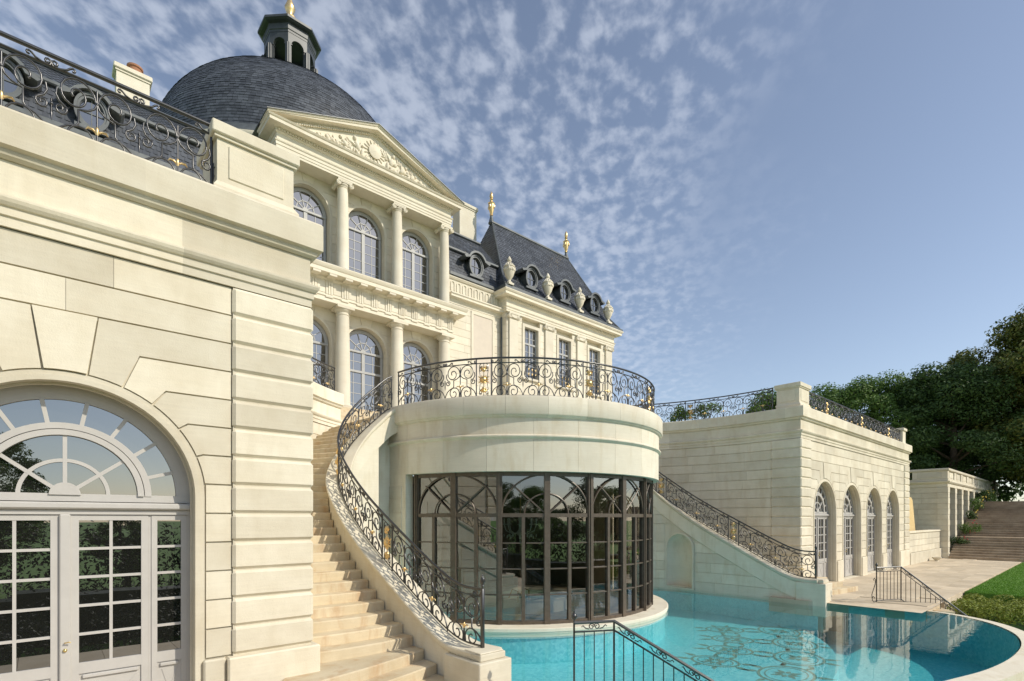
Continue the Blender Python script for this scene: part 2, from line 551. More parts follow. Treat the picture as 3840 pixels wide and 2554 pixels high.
def ubox(name, mat, parent, x0, x1, y0, y1, z0, z1, mirror=None):
    mir = MIR if mirror is None else mirror
    if mir: x0, x1 = 2 * X0 - x1, 2 * X0 - x0
    o = bpy.data.objects.new(name, unit_box(mat)); col.objects.link(o)
    o.parent = parent
    o.location = ((x0 + x1) / 2, (y0 + y1) / 2, (z0 + z1) / 2); o.scale = (abs(x1 - x0), abs(y1 - y0), abs(z1 - z0))
    return o
def catmull(P, n=8):
    out = []
    for i in range(len(P) - 1):
        p0 = P[max(i - 1, 0)]; p1 = P[i]; p2 = P[i + 1]; p3 = P[min(i + 2, len(P) - 1)]
        for k in range(n):
            t = k / n
            out.append(tuple(0.5 * (2 * b + (c - a) * t + (2 * a - 5 * b + 4 * c - d) * t * t + (3 * b - a - 3 * c + d) * t ** 3)
                             for a, b, c, d in zip(p0, p1, p2, p3)))
    out.append(tuple(P[-1]))
    return out
def offset_path(P):
    """plan polyline -> (x,y,nx,ny) with mitred normals to the right of travel"""
    out = []
    for i, p in enumerate(P):
        a = P[max(i - 1, 0)]; b = P[min(i + 1, len(P) - 1)]
        d1 = Vector((p[0] - a[0], p[1] - a[1])); d2 = Vector((b[0] - p[0], b[1] - p[1]))
        if d1.length < 1e-9: d1 = d2
        if d2.length < 1e-9: d2 = d1
        d1.normalize(); d2.normalize()
        n1 = Vector((d1.y, -d1.x)); n2 = Vector((d2.y, -d2.x))
        m = (n1 + n2); m = m.normalized(); m /= max(0.3, m.dot(n1))
        out.append((p[0], p[1], m.x, m.y))
    return out

# ------------------------------------------------------------------ levels of the place
ZC = [0.92 + 0.38 * k for k in range(14)]      # course joints of the garden pavilions, 0.92 .. 5.86
YF = 7.8                                        # front plane of both garden pavilions
XC = 2.9                                        # inner corner of the left one
ZCOP = 7.07                                     # top of their coping
CYC, CR = 9.5, 9.4                              # centre and radius of the curved court walls
WATER = -0.16
DC = (12.3, 13.75)                              # centre of the pool rotunda
DZ = 5.92                                       # its coping

# ------------------------------------------------------------------ ground, paving, pool
g = B(); g.add([(-900, -900, -1.55), (900, -900, -1.55), (900, 900, -1.55), (-900, 900, -1.55)], [(0, 1, 2, 3)])
struct('ground', g, 'turf')
def smooth_loop(P, n=4):
    out = []; m = len(P)
    for i in range(m):
        p0, p1, p2, p3 = P[i - 1], P[i], P[(i + 1) % m], P[(i + 2) % m]
        for k in range(n):
            t = k / n
            out.append(tuple(0.5 * (2 * b + (c - a) * t + (2 * a - 5 * b + 4 * c - d) * t * t + (3 * b - a - 3 * c + d) * t ** 3)
                             for a, b, c, d in zip(p0, p1, p2, p3)))
    return out
rimR = [(10, 2.5), (12.06, 1.95), (13.6, 1.55), (15.3, 1.33), (17.1, 1.33), (18.6, 1.62), (19.85, 2.25), (20.6, 3.1), (20.85, 4.05), (20.62, 5.0), (20.0, 5.7)]
rimL = [(5.6, 6.0), (6.0, 5.2), (6.8, 4.3), (8.2, 3.3), (10, 2.5)]
rim = catmull(rimL[:-1] + rimR, 5)
outline = rim + [(19.42, 6.25), (19.30, 8), (19.28, 12.2), (17.4, 13.6), (12.3, 14.0), (7.2, 13.6), (5.32, 12.2), (5.30, 8), (5.18, 6.35)]
bw = B(); bw.prism_z(outline, -2.25, WATER)
wo_ = obj('water', bw, 'water', mirror=False); wo_['kind'] = 'structure'
bw = B(); bw.prism_z([(x * 1.0, y) for x, y in [(3.6, 0.6), (22, 0.6), (22, 15), (3.6, 15)]], -2.4, -1.45)
pf = struct('pool_floor', bw, 'pool_mosaic')
bw = B(); bw.lathe([(0, -0.95), (9.65, -0.95), (9.65, -1.6)], 96, DC[0], DC[1])
o = obj('shallow_shelf', bw, 'pool_mosaic', pf, mirror=False)
bw = B()                             # pool wall lining, just inside the water body
pth = offset_path(rim)
bw.sweep([(p[0], p[1], p[2], p[3]) for p in pth], [(0.38, WATER - 0.035), (0.38, -1.6), (0.01, -1.6), (0.01, WATER - 0.005)], True)
bl = B(); bl.sweep([(p[0], p[1], p[2], p[3]) for p in pth], [(-0.02, WATER - .03), (-0.02, -2.2)], False)
obj('lining', bl, 'pool_mosaic', pf, mirror=False, smooth=40)
rimo = obj('rim', bw, 'stone_pale', pf, mirror=False, smooth=35)
# mosaic medallions on the pool floor, laid as flat inlays
medal = {}
def flat_ring(b, cx, cy, a0, b0, w, ang, n=28, z=0.0, k=1.0):
    ca, sa = math.cos(ang), math.sin(ang)
    vs = []
    for i in range(n):
        t = 2 * pi * i / n
        for d in (0, w):
            x, y = (a0 - d) * math.cos(t), (b0 - d) * math.sin(t)
            vs.append((cx + x * ca - y * sa, cy + x * sa + y * ca, z))
    b.add(vs, [(2 * i, 2 * ((i + 1) % n), 2 * ((i + 1) % n) + 1, 2 * i + 1) for i in range(n)])
def petal(b, cx, cy, ang, r0, r1, w, z):
    ca, sa = math.cos(ang), math.sin(ang)
    q = [(r0, 0), ((r0 + r1) * .45, w), (r1, 0), ((r0 + r1) * .45, -w)]
    b.add([(cx + x * ca - y * sa, cy + x * sa + y * ca, z) for x, y in q], [(0, 1, 2, 3)])
for i in range(0, 4):
    a = 0.10 + i * 0.205
    for rr, sa_, sb_ in ((8.75, 0.80, 0.62), (7.05, 0.52, 0.62)):
        cx, cy = DC[0] + rr * math.sin(a), DC[1] - rr * math.cos(a)
        b = B()
        flat_ring(b, 0, 0, sa_, sb_, 0.07, a)
        flat_ring(b, 0, 0, sa_ - 0.16, sb_ - 0.16, 0.03, a)
        for k in range(8):
            petal(b, 0, 0, a + k * pi / 4, 0.06, 0.40 if k % 2 else 0.30, 0.07, 0)
        for sgn in (-1, 1):
            for q in (-1, 1):
                petal(b, 0, 0, a + (0 if sgn > 0 else pi) + q * 0.35, sa_ * .98, sa_ + 0.30, 0.07, 0)
                petal(b, 0, 0, a + (pi / 2) * sgn + q * 0.3, sb_ * .98, sb_ + 0.42, 0.09, 0)
        obj('mosaic_medallion', b, 'mosaic_olive', pf, loc=(cx, cy, -0.944), mirror=False)

# paving: slabs laid one by one over a bed
bed = B()
bed.add([(19.3, 3.6, -0.03), (52, 3.6, -0.03), (52, 8.2, -0.03), (19.3, 8.2, -0.03)], [(0, 1, 2, 3)])
bed.box(22.7, 50, 3.62, 3.9, -1.6, -0.065)
bed.box(-14, 5.0, 2.6, 7.9, -1.6, -0.035)
pv = struct('terrace_paving', bed, 'pavement')
def inpoly(x, y, P):
    c = False; j = len(P) - 1
    for i in range(len(P)):
        if (P[i][1] > y) != (P[j][1] > y) and x < (P[j][0] - P[i][0]) * (y - P[i][1]) / (P[j][1] - P[i][1]) + P[i][0]:
            c = not c
        j = i
    return c
rows = 6
for r_ in range(rows):
    y0 = 3.62 + r_ * 0.72; x = 19.4 + (r_ % 2) * 0.6
    while x < 45.5:
        w = random.uniform(0.95, 1.5)
        if not (inpoly(x, y0, outline) or inpoly(x, y0 + .36, outline) or inpoly(x + .5, y0, outline) or (x < 20.8 and y0 < 5.6) or (x < 22.6 and y0 < 4.2)):
            ubox('paving_slab', 'pavement', pv, x, x + w - 0.008, y0, y0 + 0.712, -0.06, random.uniform(-0.002, 0.002))
        x += w
for r_ in range(9):                  # the landing beneath the camera side
    y0 = -3.9 + r_ * 1.25; x = -6
    while x < 5.0:
        w = random.uniform(1.1, 1.6)
        if 2.2 < y0 < 6.2: ubox('paving_slab', 'pavement', pv, x, min(x + w - 0.008, 5.5), y0, min(y0 + 1.242, 7.0), -0.06, random.uniform(-0.002, 0.002))
        x += w
# corner fill between pool curve and slabs
cb = B(); cb.prism_z([(19.40, 6.27), (19.98, 5.74), (20.62, 5.03), (20.87, 4.1), (20.8, 3.75), (21.5, 3.70), (22.6, 3.72), (22.6, 7.9), (19.1, 7.9), (19.1, 6.6)], -.5, -.012)
obj('corner_slab', cb, 'pavement', pv, mirror=False)

# ------------------------------------------------------------------ doors and windows (local: x along wall, y into wall, z up)
MESHC = {}
def cached(key, fn, smooth=None, mat=None):
    if key not in MESHC:
        me = mesh(key if isinstance(key, str) else key[0], fn(), smooth, mirror=False)
        if mat: me.materials.append(MATS[mat])
        MESHC[key] = me
    return MESHC[key]
def sector(r0, r1, a0, a1, y0, y1, n=6, cx=0, cz=0):
    b = B(); P = []
    for i in range(n + 1):
        a = a0 + (a1 - a0) * i / n; P.append((cx + r1 * math.cos(a), cz + r1 * math.sin(a)))
    if r0 < 1e-4: P.append((cx, cz))
    else:
        for i in range(n, -1, -1):
            a = a0 + (a1 - a0) * i / n; P.append((cx + r0 * math.cos(a), cz + r0 * math.sin(a)))
    b.prism(P, y0, y1)
    return b
def arc_bar(b, r0, r1, y0, y1, a0=0, a1=pi, n=28, cx=0, cz=0):
    vs = []
    for i in range(n + 1):
        a = a0 + (a1 - a0) * i / n
        c, s_ = math.cos(a), math.sin(a)
        vs += [(cx + r0 * c, y0, cz + r0 * s_), (cx + r1 * c, y0, cz + r1 * s_), (cx + r1 * c, y1, cz + r1 * s_), (cx + r0 * c, y1, cz + r0 * s_)]
    fs = []
    for i in range(n):
        for q in range(4):
            fs.append((i * 4 + q, (i + 1) * 4 + q, (i + 1) * 4 + (q + 1) % 4, i * 4 + (q + 1) % 4))
    fs += [(0, 1, 2, 3), tuple(n * 4 + q for q in (3, 2, 1, 0))]
    b.add(vs, fs)
def rad_bar(b, a, r0, r1, w, y0, y1, cx=0, cz=0):
    c, s_ = math.cos(a), math.sin(a)
    P = [(r0, -w / 2), (r1, -w / 2), (r1, w / 2), (r0, w / 2)]
    b.prism([(cx + x * c - y * s_, cz + x * s_ + y * c) for x, y in P], y0, y1)
def place_pane(parent, me, x, y, z):
    o = bpy.data.objects.new('pane', me); col.objects.link(o); o.parent = parent
    o.location = (x, y, z)
    o.rotation_euler = (random.gauss(0, 0.0035), 0, random.gauss(0, 0.0035))
    return o
def rect_pane(parent, x0, x1, z0, z1, y, mat='pane'):
    me = cached(('pane_r', round(x1 - x0, 3), round(z1 - z0, 3), mat), lambda: B().box(-(x1 - x0) / 2, (x1 - x0) / 2, 0, .006, -(z1 - z0) / 2, (z1 - z0) / 2), None, mat)
    return place_pane(parent, me, (x0 + x1) / 2, y, (z0 + z1) / 2)

def garden_door(parent, cx, y):
    """big arched french door of the garden pavilions; arch centre z 3.03, glass radius 1.12"""
    if MIR: cx = 2 * X0 - cx
    zs = 3.03
    def frame():
        b = B()
        arc_bar(b, 1.115, 1.31, 0.0, 0.10, cz=zs, n=40)             # outer frame
        arc_bar(b, 0.70, 0.765, -0.035, 0.07, cz=zs, n=36)          # double ring
        arc_bar(b, 0.775, 0.845, -0.02, 0.07, cz=zs, n=36)
        arc_bar(b, 0.385, 0.425, -0.01, 0.06, cz=zs, n=26)
        b.prism([(0.145 * math.cos(pi * i / 12), zs + 0.145 * math.sin(pi * i / 12)) for i in range(13)], -0.03, 0.06)
        for k in range(1, 9):
            rad_bar(b, pi * k / 9 if False else pi * (k - .5) / 8 if False else 0.29 + (pi - .58) * (k - 1) / 7, 0.84, 1.12, 0.042, -0.01, 0.06, cz=zs)
        for a in (R(38), R(90), R(142)):
            rad_bar(b, a, 0.13, 0.71, 0.040, -0.012, 0.06, cz=zs)
        b.box(-1.31, 1.31, -0.01, 0.10, 2.955, 3.045)               # fanlight sill
        b.cbox(-1.29, 1.29, -0.075, 0.10, 2.86, 2.945, 0.02)        # transom roll
        b.box(-1.29, 1.29, -0.02, 0.10, 2.80, 2.856)
        for s_ in (-1, 1):
            b.box(*(sorted((s_ * 1.235, s_ * 1.31))), 0.0, 0.11, 0.0, 3.0)
            b.box(*(sorted((s_ * 0.815, s_ * 0.845))), 0.012, 0.08, 0.0, 2.80)
        b.cbox(-0.052, 0.052, -0.04, 0.06, 0.03, 2.80, 0.012)       # meeting stile
        return b
    me = cached('door_frame', frame, 30, 'grey_paint')
    d = bpy.data.objects.new('door', me); col.objects.link(d); d.parent = parent; d.location = (cx, y, 0)
    def leaf(x0, x1, ncol, key):
        def fn():
            b = B(); st = 0.075 if ncol == 2 else 0.062
            b.box(x0, x0 + st, 0, 0.055, 0.04, 2.795); b.box(x1 - st, x1, 0, 0.055, 0.04, 2.795)
            b.box(x0 + st, x1 - st, 0.001, 0.054, 2.73, 2.794); b.box(x0 + st, x1 - st, 0.001, 0.054, 0.90, 1.03)
            b.box(x0 + st, x1 - st, 0.001, 0.054, 0.04, 0.16)
            for k in range(1, 5):
                z = 1.03 + k * 0.34; b.box(x0 + st, x1 - st, 0.008, 0.048, z - .016, z + .016)
            if ncol == 2:
                xm = (x0 + x1) / 2; b.box(xm - .016, xm + .016, 0.007, 0.049, 1.03, 2.73)
            return b
        me = cached(key, fn, None, 'grey_paint')
        lf = bpy.data.objects.new('door_leaf', me); col.objects.link(lf); lf.parent = d; 
        def pan():
            b = B(); st = 0.075 if ncol == 2 else 0.062
            b.box(x0 + st, x1 - st, 0.02, 0.03, 0.16, 0.90)
            b.cbox(x0 + st + .03, x1 - st - .03, -0.012, 0.03, 0.84, 0.885, .008)
            xa, xb = x0 + st + .05, x1 - st - .05; xm, w = (xa + xb) / 2, xb - xa
            for k in range(-3, 4):                                   # shallow lattice carving
                for sg in (-1, 1):
                    z0, z1 = .22, .80; t = .012
                    xa_ = xm + k * w * .22 - sg * w * .5; xb_ = xm + k * w * .22 + sg * w * .5
                    if min(xa_, xb_) >= xa - .02 and max(xa_, xb_) <= xb + .02:
                        b.prism([(xa_, z0), (xa_ + t, z0), (xb_ + t, z1), (xb_, z1)], 0.013, 0.022)
            return b
        me = cached(key + '_panel', pan, None, 'grey_paint')
        pl = bpy.data.objects.new('panel', me); col.objects.link(pl); pl.parent = d
        st = 0.075 if ncol == 2 else 0.062
        xs = [x0 + st, x1 - st] if ncol == 1 else [x0 + st, (x0 + x1) / 2, x1 - st]
        for i in range(len(xs) - 1):
            for k in range(5):
                rect_pane(d, xs[i], xs[i + 1], 1.03 + k * .34, 1.03 + (k + 1) * .34, 0.025)
    leaf(0.053, 0.813, 2, 'leaf_a'); leaf(-0.813, -0.053, 2, 'leaf_b')
    leaf(0.846, 1.234, 1, 'leaf_c'); leaf(-1.234, -0.846, 1, 'leaf_d')
    # fan panes
    edges = [0.0] + [0.29 + (pi - .58) * k / 7 for k in range(8)] + [pi]
    for a0, a1 in zip(edges[:-1], edges[1:]):
        me = cached(('fan_o', round(a0, 3)), lambda: sector(0.83, 1.125, a0, a1, 0.025, 0.031, cz=0), None, 'pane')
        place_pane(d, me, 0, 0, zs)
    edges = [0, R(38), R(90), R(142), pi]
    for a0, a1 in zip(edges[:-1], edges[1:]):
        for r0, r1 in ((0.12, 0.40), (0.41, 0.71)):
            me = cached(('fan_i', round(a0, 3), r0), lambda: sector(r0, r1, a0, a1, 0.025, 0.031), None, 'pane')
            place_pane(d, me, 0, 0, zs)
    def hd():
        b = B(); b.tube([(0, -.04, 1.30), (0, -.075, 1.30), (0.035, -.085, 1.31), (0.05, -.085, 1.30)], .007, 6)
        b.ball((0, -.05, 1.21), .022, 10, 6); b.lathe([(0, 0), (.018, 0), (.018, .01), (0, .01)], 10)
        return b
    me = cached('door_handle', hd, 40, 'brass')
    h = bpy.data.objects.new('door_handle', me); col.objects.link(h); h.parent = d
    return d

# ------------------------------------------------------------------ the two garden pavilions with their curved court walls
def court_path(end=True):
    P = [(XC, YF), (XC, 8.3), (XC, 8.9), (XC, CYC)]
    n = 30
    aend = math.atan2(17.55 - CYC, 7.75 - X0)
    for i in range(1, n + 1):
        a = pi + (aend - pi) * i / n
        P.append((X0 + CR * math.cos(a), CYC + CR * math.sin(a)))
    return P
JA = [None, R(22), R(38), R(54), R(68), R(82)]
JZ = [ZC[6], ZC[7], ZC[8], ZC[9], ZC[10], ZC[11]]
def pavilion(label, nb, xend):
    t = thing('garden_pavilion', label, 'pavilion')
    cs = [0.17 - 3.5 * k for k in range(nb)]
    zs, Ra = 3.03, 1.29
    yc = YF + 0.035                                              # core plane, behind the stones
    # core wall with arched openings and deep reveals
    b = B()
    edges = []
    xs_prev = XC - 0.02
    for c in cs:
        xr, xl = c + Ra, c - Ra
        b.add([(xr, yc, 0), (xs_prev, yc, 0), (xs_prev, yc, 5.86), (xr, yc, 5.86)], [(0, 1, 2, 3)])
        n = 28; vs = []
        for i in range(n + 1):
            a = pi * i / n
            x, z = c + Ra * math.cos(a), zs + Ra * math.sin(a)
            vs += [(x, yc, 5.86), (x, yc, z), (x, YF + 0.62, z)]
        b.add(vs, [(i * 3, i * 3 + 3, i * 3 + 4, i * 3 + 1) for i in range(n)] + [(i * 3 + 1, i * 3 + 4, i * 3 + 5, i * 3 + 2) for i in range(n)])
        for x in (xr, xl):
            b.add([(x, yc, -.1), (x, YF + .62, -.1), (x, YF + .62, zs), (x, yc, zs)], [(0, 1, 2, 3)])
        b.add([(xl, YF + .55, -.1), (xr, YF + .55, -.1), (xr, YF + .55, 4.4), (xl, YF + .55, 4.4)], [(0, 1, 2, 3)])
        b.box(xl, xr, yc, YF + .62, -0.2, 0.02)                  # threshold
        xs_prev = xl
    b.add([(xend + .02, yc, 0), (xs_prev, yc, 0), (xs_prev, yc, 5.86), (xend + .02, yc, 5.86)], [(0, 1, 2, 3)])
    b.add([(xend + .035, yc, 0), (xend + .035, 19, 0), (xend + .035, 19, 6), (xend + .035, yc, 6)], [(0, 1, 2, 3)])
    b.add([(xend, YF + .01, 6.85), (XC + .1, YF + .01, 6.85), (XC + .1, 19, 6.85), (xend, 19, 6.85)], [(0, 1, 2, 3)])
    b.box(1.885, XC + .025, YF - .022, YF + 1.05, .88, 5.85); b.box(xend - .025, xend + 1.01, YF - .022, YF + 1.05, .88, 5.85)
    core = obj('wall', b, 'stone', t)
    def stone(poly, y0=YF, y1=YF + .06, name='stone'):
        bb = B(); bb.prism(poly, y0, y1)
        return obj(name, bb, 'stone', core)
    g_ = 0.010
    # piers below the springing
    segs = [(cs[0] + 1.40, 1.87)] + [(cs[k + 1] + 1.40, cs[k] - 1.40) for k in range(nb - 1)] + [(xend + 1.03, cs[-1] - 1.40)]
    for k in range(0, 6):
        for (a, c) in segs:
            if c - a > .08: stone([(a, ZC[k] + g_), (c, ZC[k] + g_), (c, ZC[k + 1] - g_), (a, ZC[k + 1] - g_)])
    # voussoirs with crossettes
    Rv = 1.40
    for bi, c in enumerate(cs):
        for sd in (-1, 1):
            lim = 1.745
            if sd == 1 and bi == 0: lim = 1.87 - c
            if sd == -1 and bi == nb - 1: lim = c - (xend + 1.03)
            for i in range(5):
                a0 = math.asin((JZ[0] - zs) / Rv) if JA[i] is None else JA[i]
                a1 = JA[i + 1]
                da = 0.009
                P = []
                n = 5
                for q in range(n + 1):
                    a = (a0 + da) + (a1 - a0 - 2 * da) * q / n
                    P.append((Rv * math.cos(a), Rv * math.sin(a)))
                rk = (JZ[i + 1] - zs) / math.sin(a1)
                P.append((rk * math.cos(a1) + .006, JZ[i + 1] - zs - g_))
                P.append((lim - .004, JZ[i + 1] - zs - g_))
                P.append((lim - .004, JZ[i] - zs + g_))
                if JA[i] is not None:
                    rk0 = (JZ[i] - zs) / math.sin(a0)
                    P.append((rk0 * math.cos(a0) + .004, JZ[i] - zs + g_))
                stone([(c + sd * x, zs + z) for x, z in P], name='voussoir')
        a1 = JA[5]
        P = [(Rv * math.cos(a), Rv * math.sin(a)) for a in [a1 + .007 + (pi - 2 * a1 - .014) * q / 4 for q in range(5)]]
        rk = (JZ[5] - zs) / math.sin(a1)
        P += [(-rk * math.cos(a1) + .008, JZ[5] - zs - g_), (rk * math.cos(a1) - .008, JZ[5] - zs - g_)]
        stone([(c + x, zs + z) for x, z in P], YF - .018, YF + .06, 'keystone')
        # moulded border of the opening
        bb = B()
        path = [(c + 1.29 * 1, 0.0)]
        def ring(r0, r1, y0, y1):
            arc_bar(bb, r0, r1, y0, y1, 0, pi, 36, c, zs)
            for s_ in (-1, 1):
                x0, x1 = sorted((c + s_ * r0, c + s_ * r1)); bb.box(x0, x1, y0, y1, 0.02, zs)
        ring(1.275, 1.335, YF - .012, YF + .10); ring(1.337, 1.385, YF + .008, YF + .06)
        ring(1.255, 1.29, YF + .15, YF + .20)
        obj('door_surround', bb, 'stone', t, smooth=35)
        garden_door(t, c, YF + .31)
    # long courses above the arches
    for k in (11, 12):
        x = 1.87
        while x > xend + 1.03:
            w = random.uniform(1.1, 1.7); x2 = max(x - w, xend + 1.03)
            if x2 - (xend + 1.03) < .4: x2 = xend + 1.03
            stone([(x2 + .002, ZC[k] + g_), (x - .002, ZC[k] + g_), (x - .002, ZC[k + 1] - g_), (x2 + .002, ZC[k + 1] - g_)])
            x = x2
    # quoins
    for k in range(13):
        bb = B(); bb.cbox(1.875, XC + .06, YF - .06, YF + 1.086, ZC[k] + .010, ZC[k + 1] - .010, .036); obj('quoin', bb, 'stone', core)
        bb = B(); bb.cbox(xend - .06, xend + 1.025, YF - .06, YF + 1.06, ZC[k] + .010, ZC[k + 1] - .010, .036); obj('quoin', bb, 'stone', core)
    # plinth
    for (a, c) in [(1.80, XC + .13), (cs[0] + 1.36, 1.80)] + [(cs[k + 1] + 1.36, cs[k] - 1.36) for k in range(nb - 1)] + [(xend - .13, cs[-1] - 1.36)]:
        pj = .14 if c > 1.81 and a > 1.7 else .06
        bb = B(); bb.cbox(a + .002, c - .002, YF - pj, YF + (1.2 if pj > .1 else .1), -0.05, 0.905, .02)
        obj('plinth', bb, 'stone', t)
    # entablature and coping run along the front and round the court wall
    P = [(xend, 19.0), (xend, YF)] + court_path()
    pth = offset_path(P)
    prof = [(0.0, 5.862), (.035, 5.862), (.035, 5.965), (.06, 5.975), (.06, 6.06), (.085, 6.07), (.11, 6.10), (.125, 6.135), (.125, 6.16), (.045, 6.185),
            (.02, 6.20), (.02, 6.56), (.05, 6.575), (.085, 6.60), (.10, 6.635), (.10, 6.655), (.16, 6.675), (.16, 7.04), (.14, ZCOP), (-.55, ZCOP), (-.55, 6.9), (-.05, 6.9)]
    bb = B(); bb.sweep(pth, [(-.03, 5.87), (-.03, 6.89), (-.5, 6.89), (-.5, 5.87)], True)
    en = obj('entablature', bb, 'stone', t)
    prof1 = prof[:13] + [(-.1, 6.575)]; prof1[12] = (.02, 6.573)
    prof2 = [(-.1, 6.576)] + [(.02, 6.576)] + prof[12:]
    def cutpath(P_, step):
        out = [[P_[0]]]
        acc = 0
        for a_, b_ in zip(P_[:-1], P_[1:]):
            ln = math.dist(a_[:2], b_[:2]); n_ = max(1, int(ln / step)) if ln > step else 1
            for q in range(1, n_ + 1):
                pt = tuple(a_[k_] + (b_[k_] - a_[k_]) * q / n_ for k_ in range(4)) if n_ == 1 or q == n_ else (a_[0] + (b_[0] - a_[0]) * q / n_, a_[1] + (b_[1] - a_[1]) * q / n_, *( (b_[2], b_[3]) if False else (a_[2] + (b_[2] - a_[2]) * 0, a_[3]) ))
                if n_ > 1 and q < n_:
                    d_ = Vector((b_[0] - a_[0], b_[1] - a_[1])).normalized(); pt = (pt[0], pt[1], d_.y, -d_.x)
                out[-1].append(pt); acc += ln / n_
                if acc > step and not (abs(pt[0] - XC) < .01 and abs(pt[1] - YF) < .3):
                    out.append([pt]); acc = 0
        return [o_ for o_ in out if len(o_) > 1]
    for pf_, nm_, st_ in ((prof1, 'architrave_block', 1.35), (prof2, 'coping_block', 1.65)):
        for seg in cutpath(pth, st_):
            bb = B(); bb.sweep(seg, pf_, True); obj(nm_, bb, 'stone' if seg[0][1] < 8.4 else 'stone_wall', en)
    # pedestal on the corner
    bb = B()
    x0, x1, y0, y1 = 1.72, 2.72, YF + .10, YF + .95
    bb.prism_z([(x0 - .05, y0 - .06), (x1 + .06, y0 - .06), (x1 + .06, y1), (x0 - .05, y1)], ZCOP - .01, 7.20)
    bb.add([(x0 - .05, y0 - .06, 7.20), (x1 + .06, y0 - .06, 7.20), (x1 + .06, y1 + .04, 7.20), (x0 - .05, y1 + .04, 7.20), (x0, y0, 7.29), (x1, y0, 7.29), (x1, y1, 7.29), (x0, y1, 7.29)],
           [(0, 1, 5, 4), (1, 2, 6, 5), (2, 3, 7, 6), (3, 0, 4, 7)])
    bb.box(x0, x1, y0, y1, 7.29, 7.86)
    bb.prism_z([(x0 - .035, y0 - .035), (x1 + .035, y0 - .035), (x1 + .035, y1 + .035), (x0 - .035, y1 + .035)], 7.862, 7.90)
    bb.cbox(x0 - .07, x1 + .07, y0 - .07, y1 + .07, 7.90, 8.06, .012)
    ped = obj('pedestal', bb, 'stone', t)
    bb = B(); bb.cbox(x0 + .14, x1 - .14, y0 - .016, y0 + .03, 7.36, 7.80, .008); bb.cbox(x1 - .03, x1 + .016, y0 + .14, y1 - .14, 7.36, 7.80, .008)
    obj('raised_panel', bb, 'stone', ped)
    if nb > 2:
        bb = B(); xe = xend
        bb.box(xe + .16, xe + .8, YF + .1, YF + .85, ZCOP - .01, 7.90); bb.cbox(xe + .09, xe + .87, YF + .03, YF + .92, 7.902, 8.06, .012)
        bb.cbox(xe + .10, xe + .86, YF + .04, YF + .9, ZCOP + .001, 7.2, .03)
        obj('pedestal', bb, 'stone', t)
    # court wall: core and its curved ashlar courses
    cp = court_path(); pth = offset_path(cp)
    bb = B(); bb.sweep(pth, [(-.035, -1.0), (-.035, 5.9), (-.5, 5.9), (-.5, -1.0)], True)
    cw = obj('court_wall', bb, 'stone_wall', t, smooth=30)
    # arc length table
    S = [0]
    for i in range(1, len(cp)): S.append(S[-1] + math.dist(cp[i], cp[i - 1]))
    def at(s):
        s = min(max(s, 0), S[-1])
        for i in range(1, len(S)):
            if s <= S[i]:
                u = (s - S[i - 1]) / (S[i] - S[i - 1])
                return tuple(pth[i - 1][q] * (1 - u) + pth[i][q] * u for q in range(2)) + (pth[i][2] if u > .999 else None,)
    def pathseg(s0, s1, n):
        out = []
        for i in range(n + 1):
            s = s0 + (s1 - s0) * i / n
            p = at(s); e = 0.02
            a, b_ = at(s - e), at(s + e)
            d = Vector((b_[0] - a[0], b_[1] - a[1])).normalized()
            out.append((p[0], p[1], d.y, -d.x))
        return out
    zz = [0.16, 0.54] + ZC[0:1]
    levels = [-0.22, 0.16, 0.54] + ZC
    for k in range(len(levels) - 1):
        s = 1.09 if levels[k] >= .9 else 1.21
        s += random.uniform(0, .0)
        while s < S[-1] - .05:
            w = random.uniform(0.85, 1.45)
            e = min(s + w, S[-1])
            if S[-1] - e < .4: e = S[-1]
            bb = B(); bb.sweep(pathseg(s + .002, e - .002, 4), [(0, levels[k] + .009), (0, levels[k + 1] - .009), (-.06, levels[k + 1] - .009), (-.06, levels[k] + .009)], True)
            obj('stone', bb, 'stone_wall', cw)
            s = e
    return t
pavL = pavilion('cream limestone garden pavilion with big arched grey door, nearest at left', 2, -5.1)
MIR = True
pavR = pavilion('cream limestone garden pavilion with four arched doors beyond the pool', 4, -13.7)
MIR = False

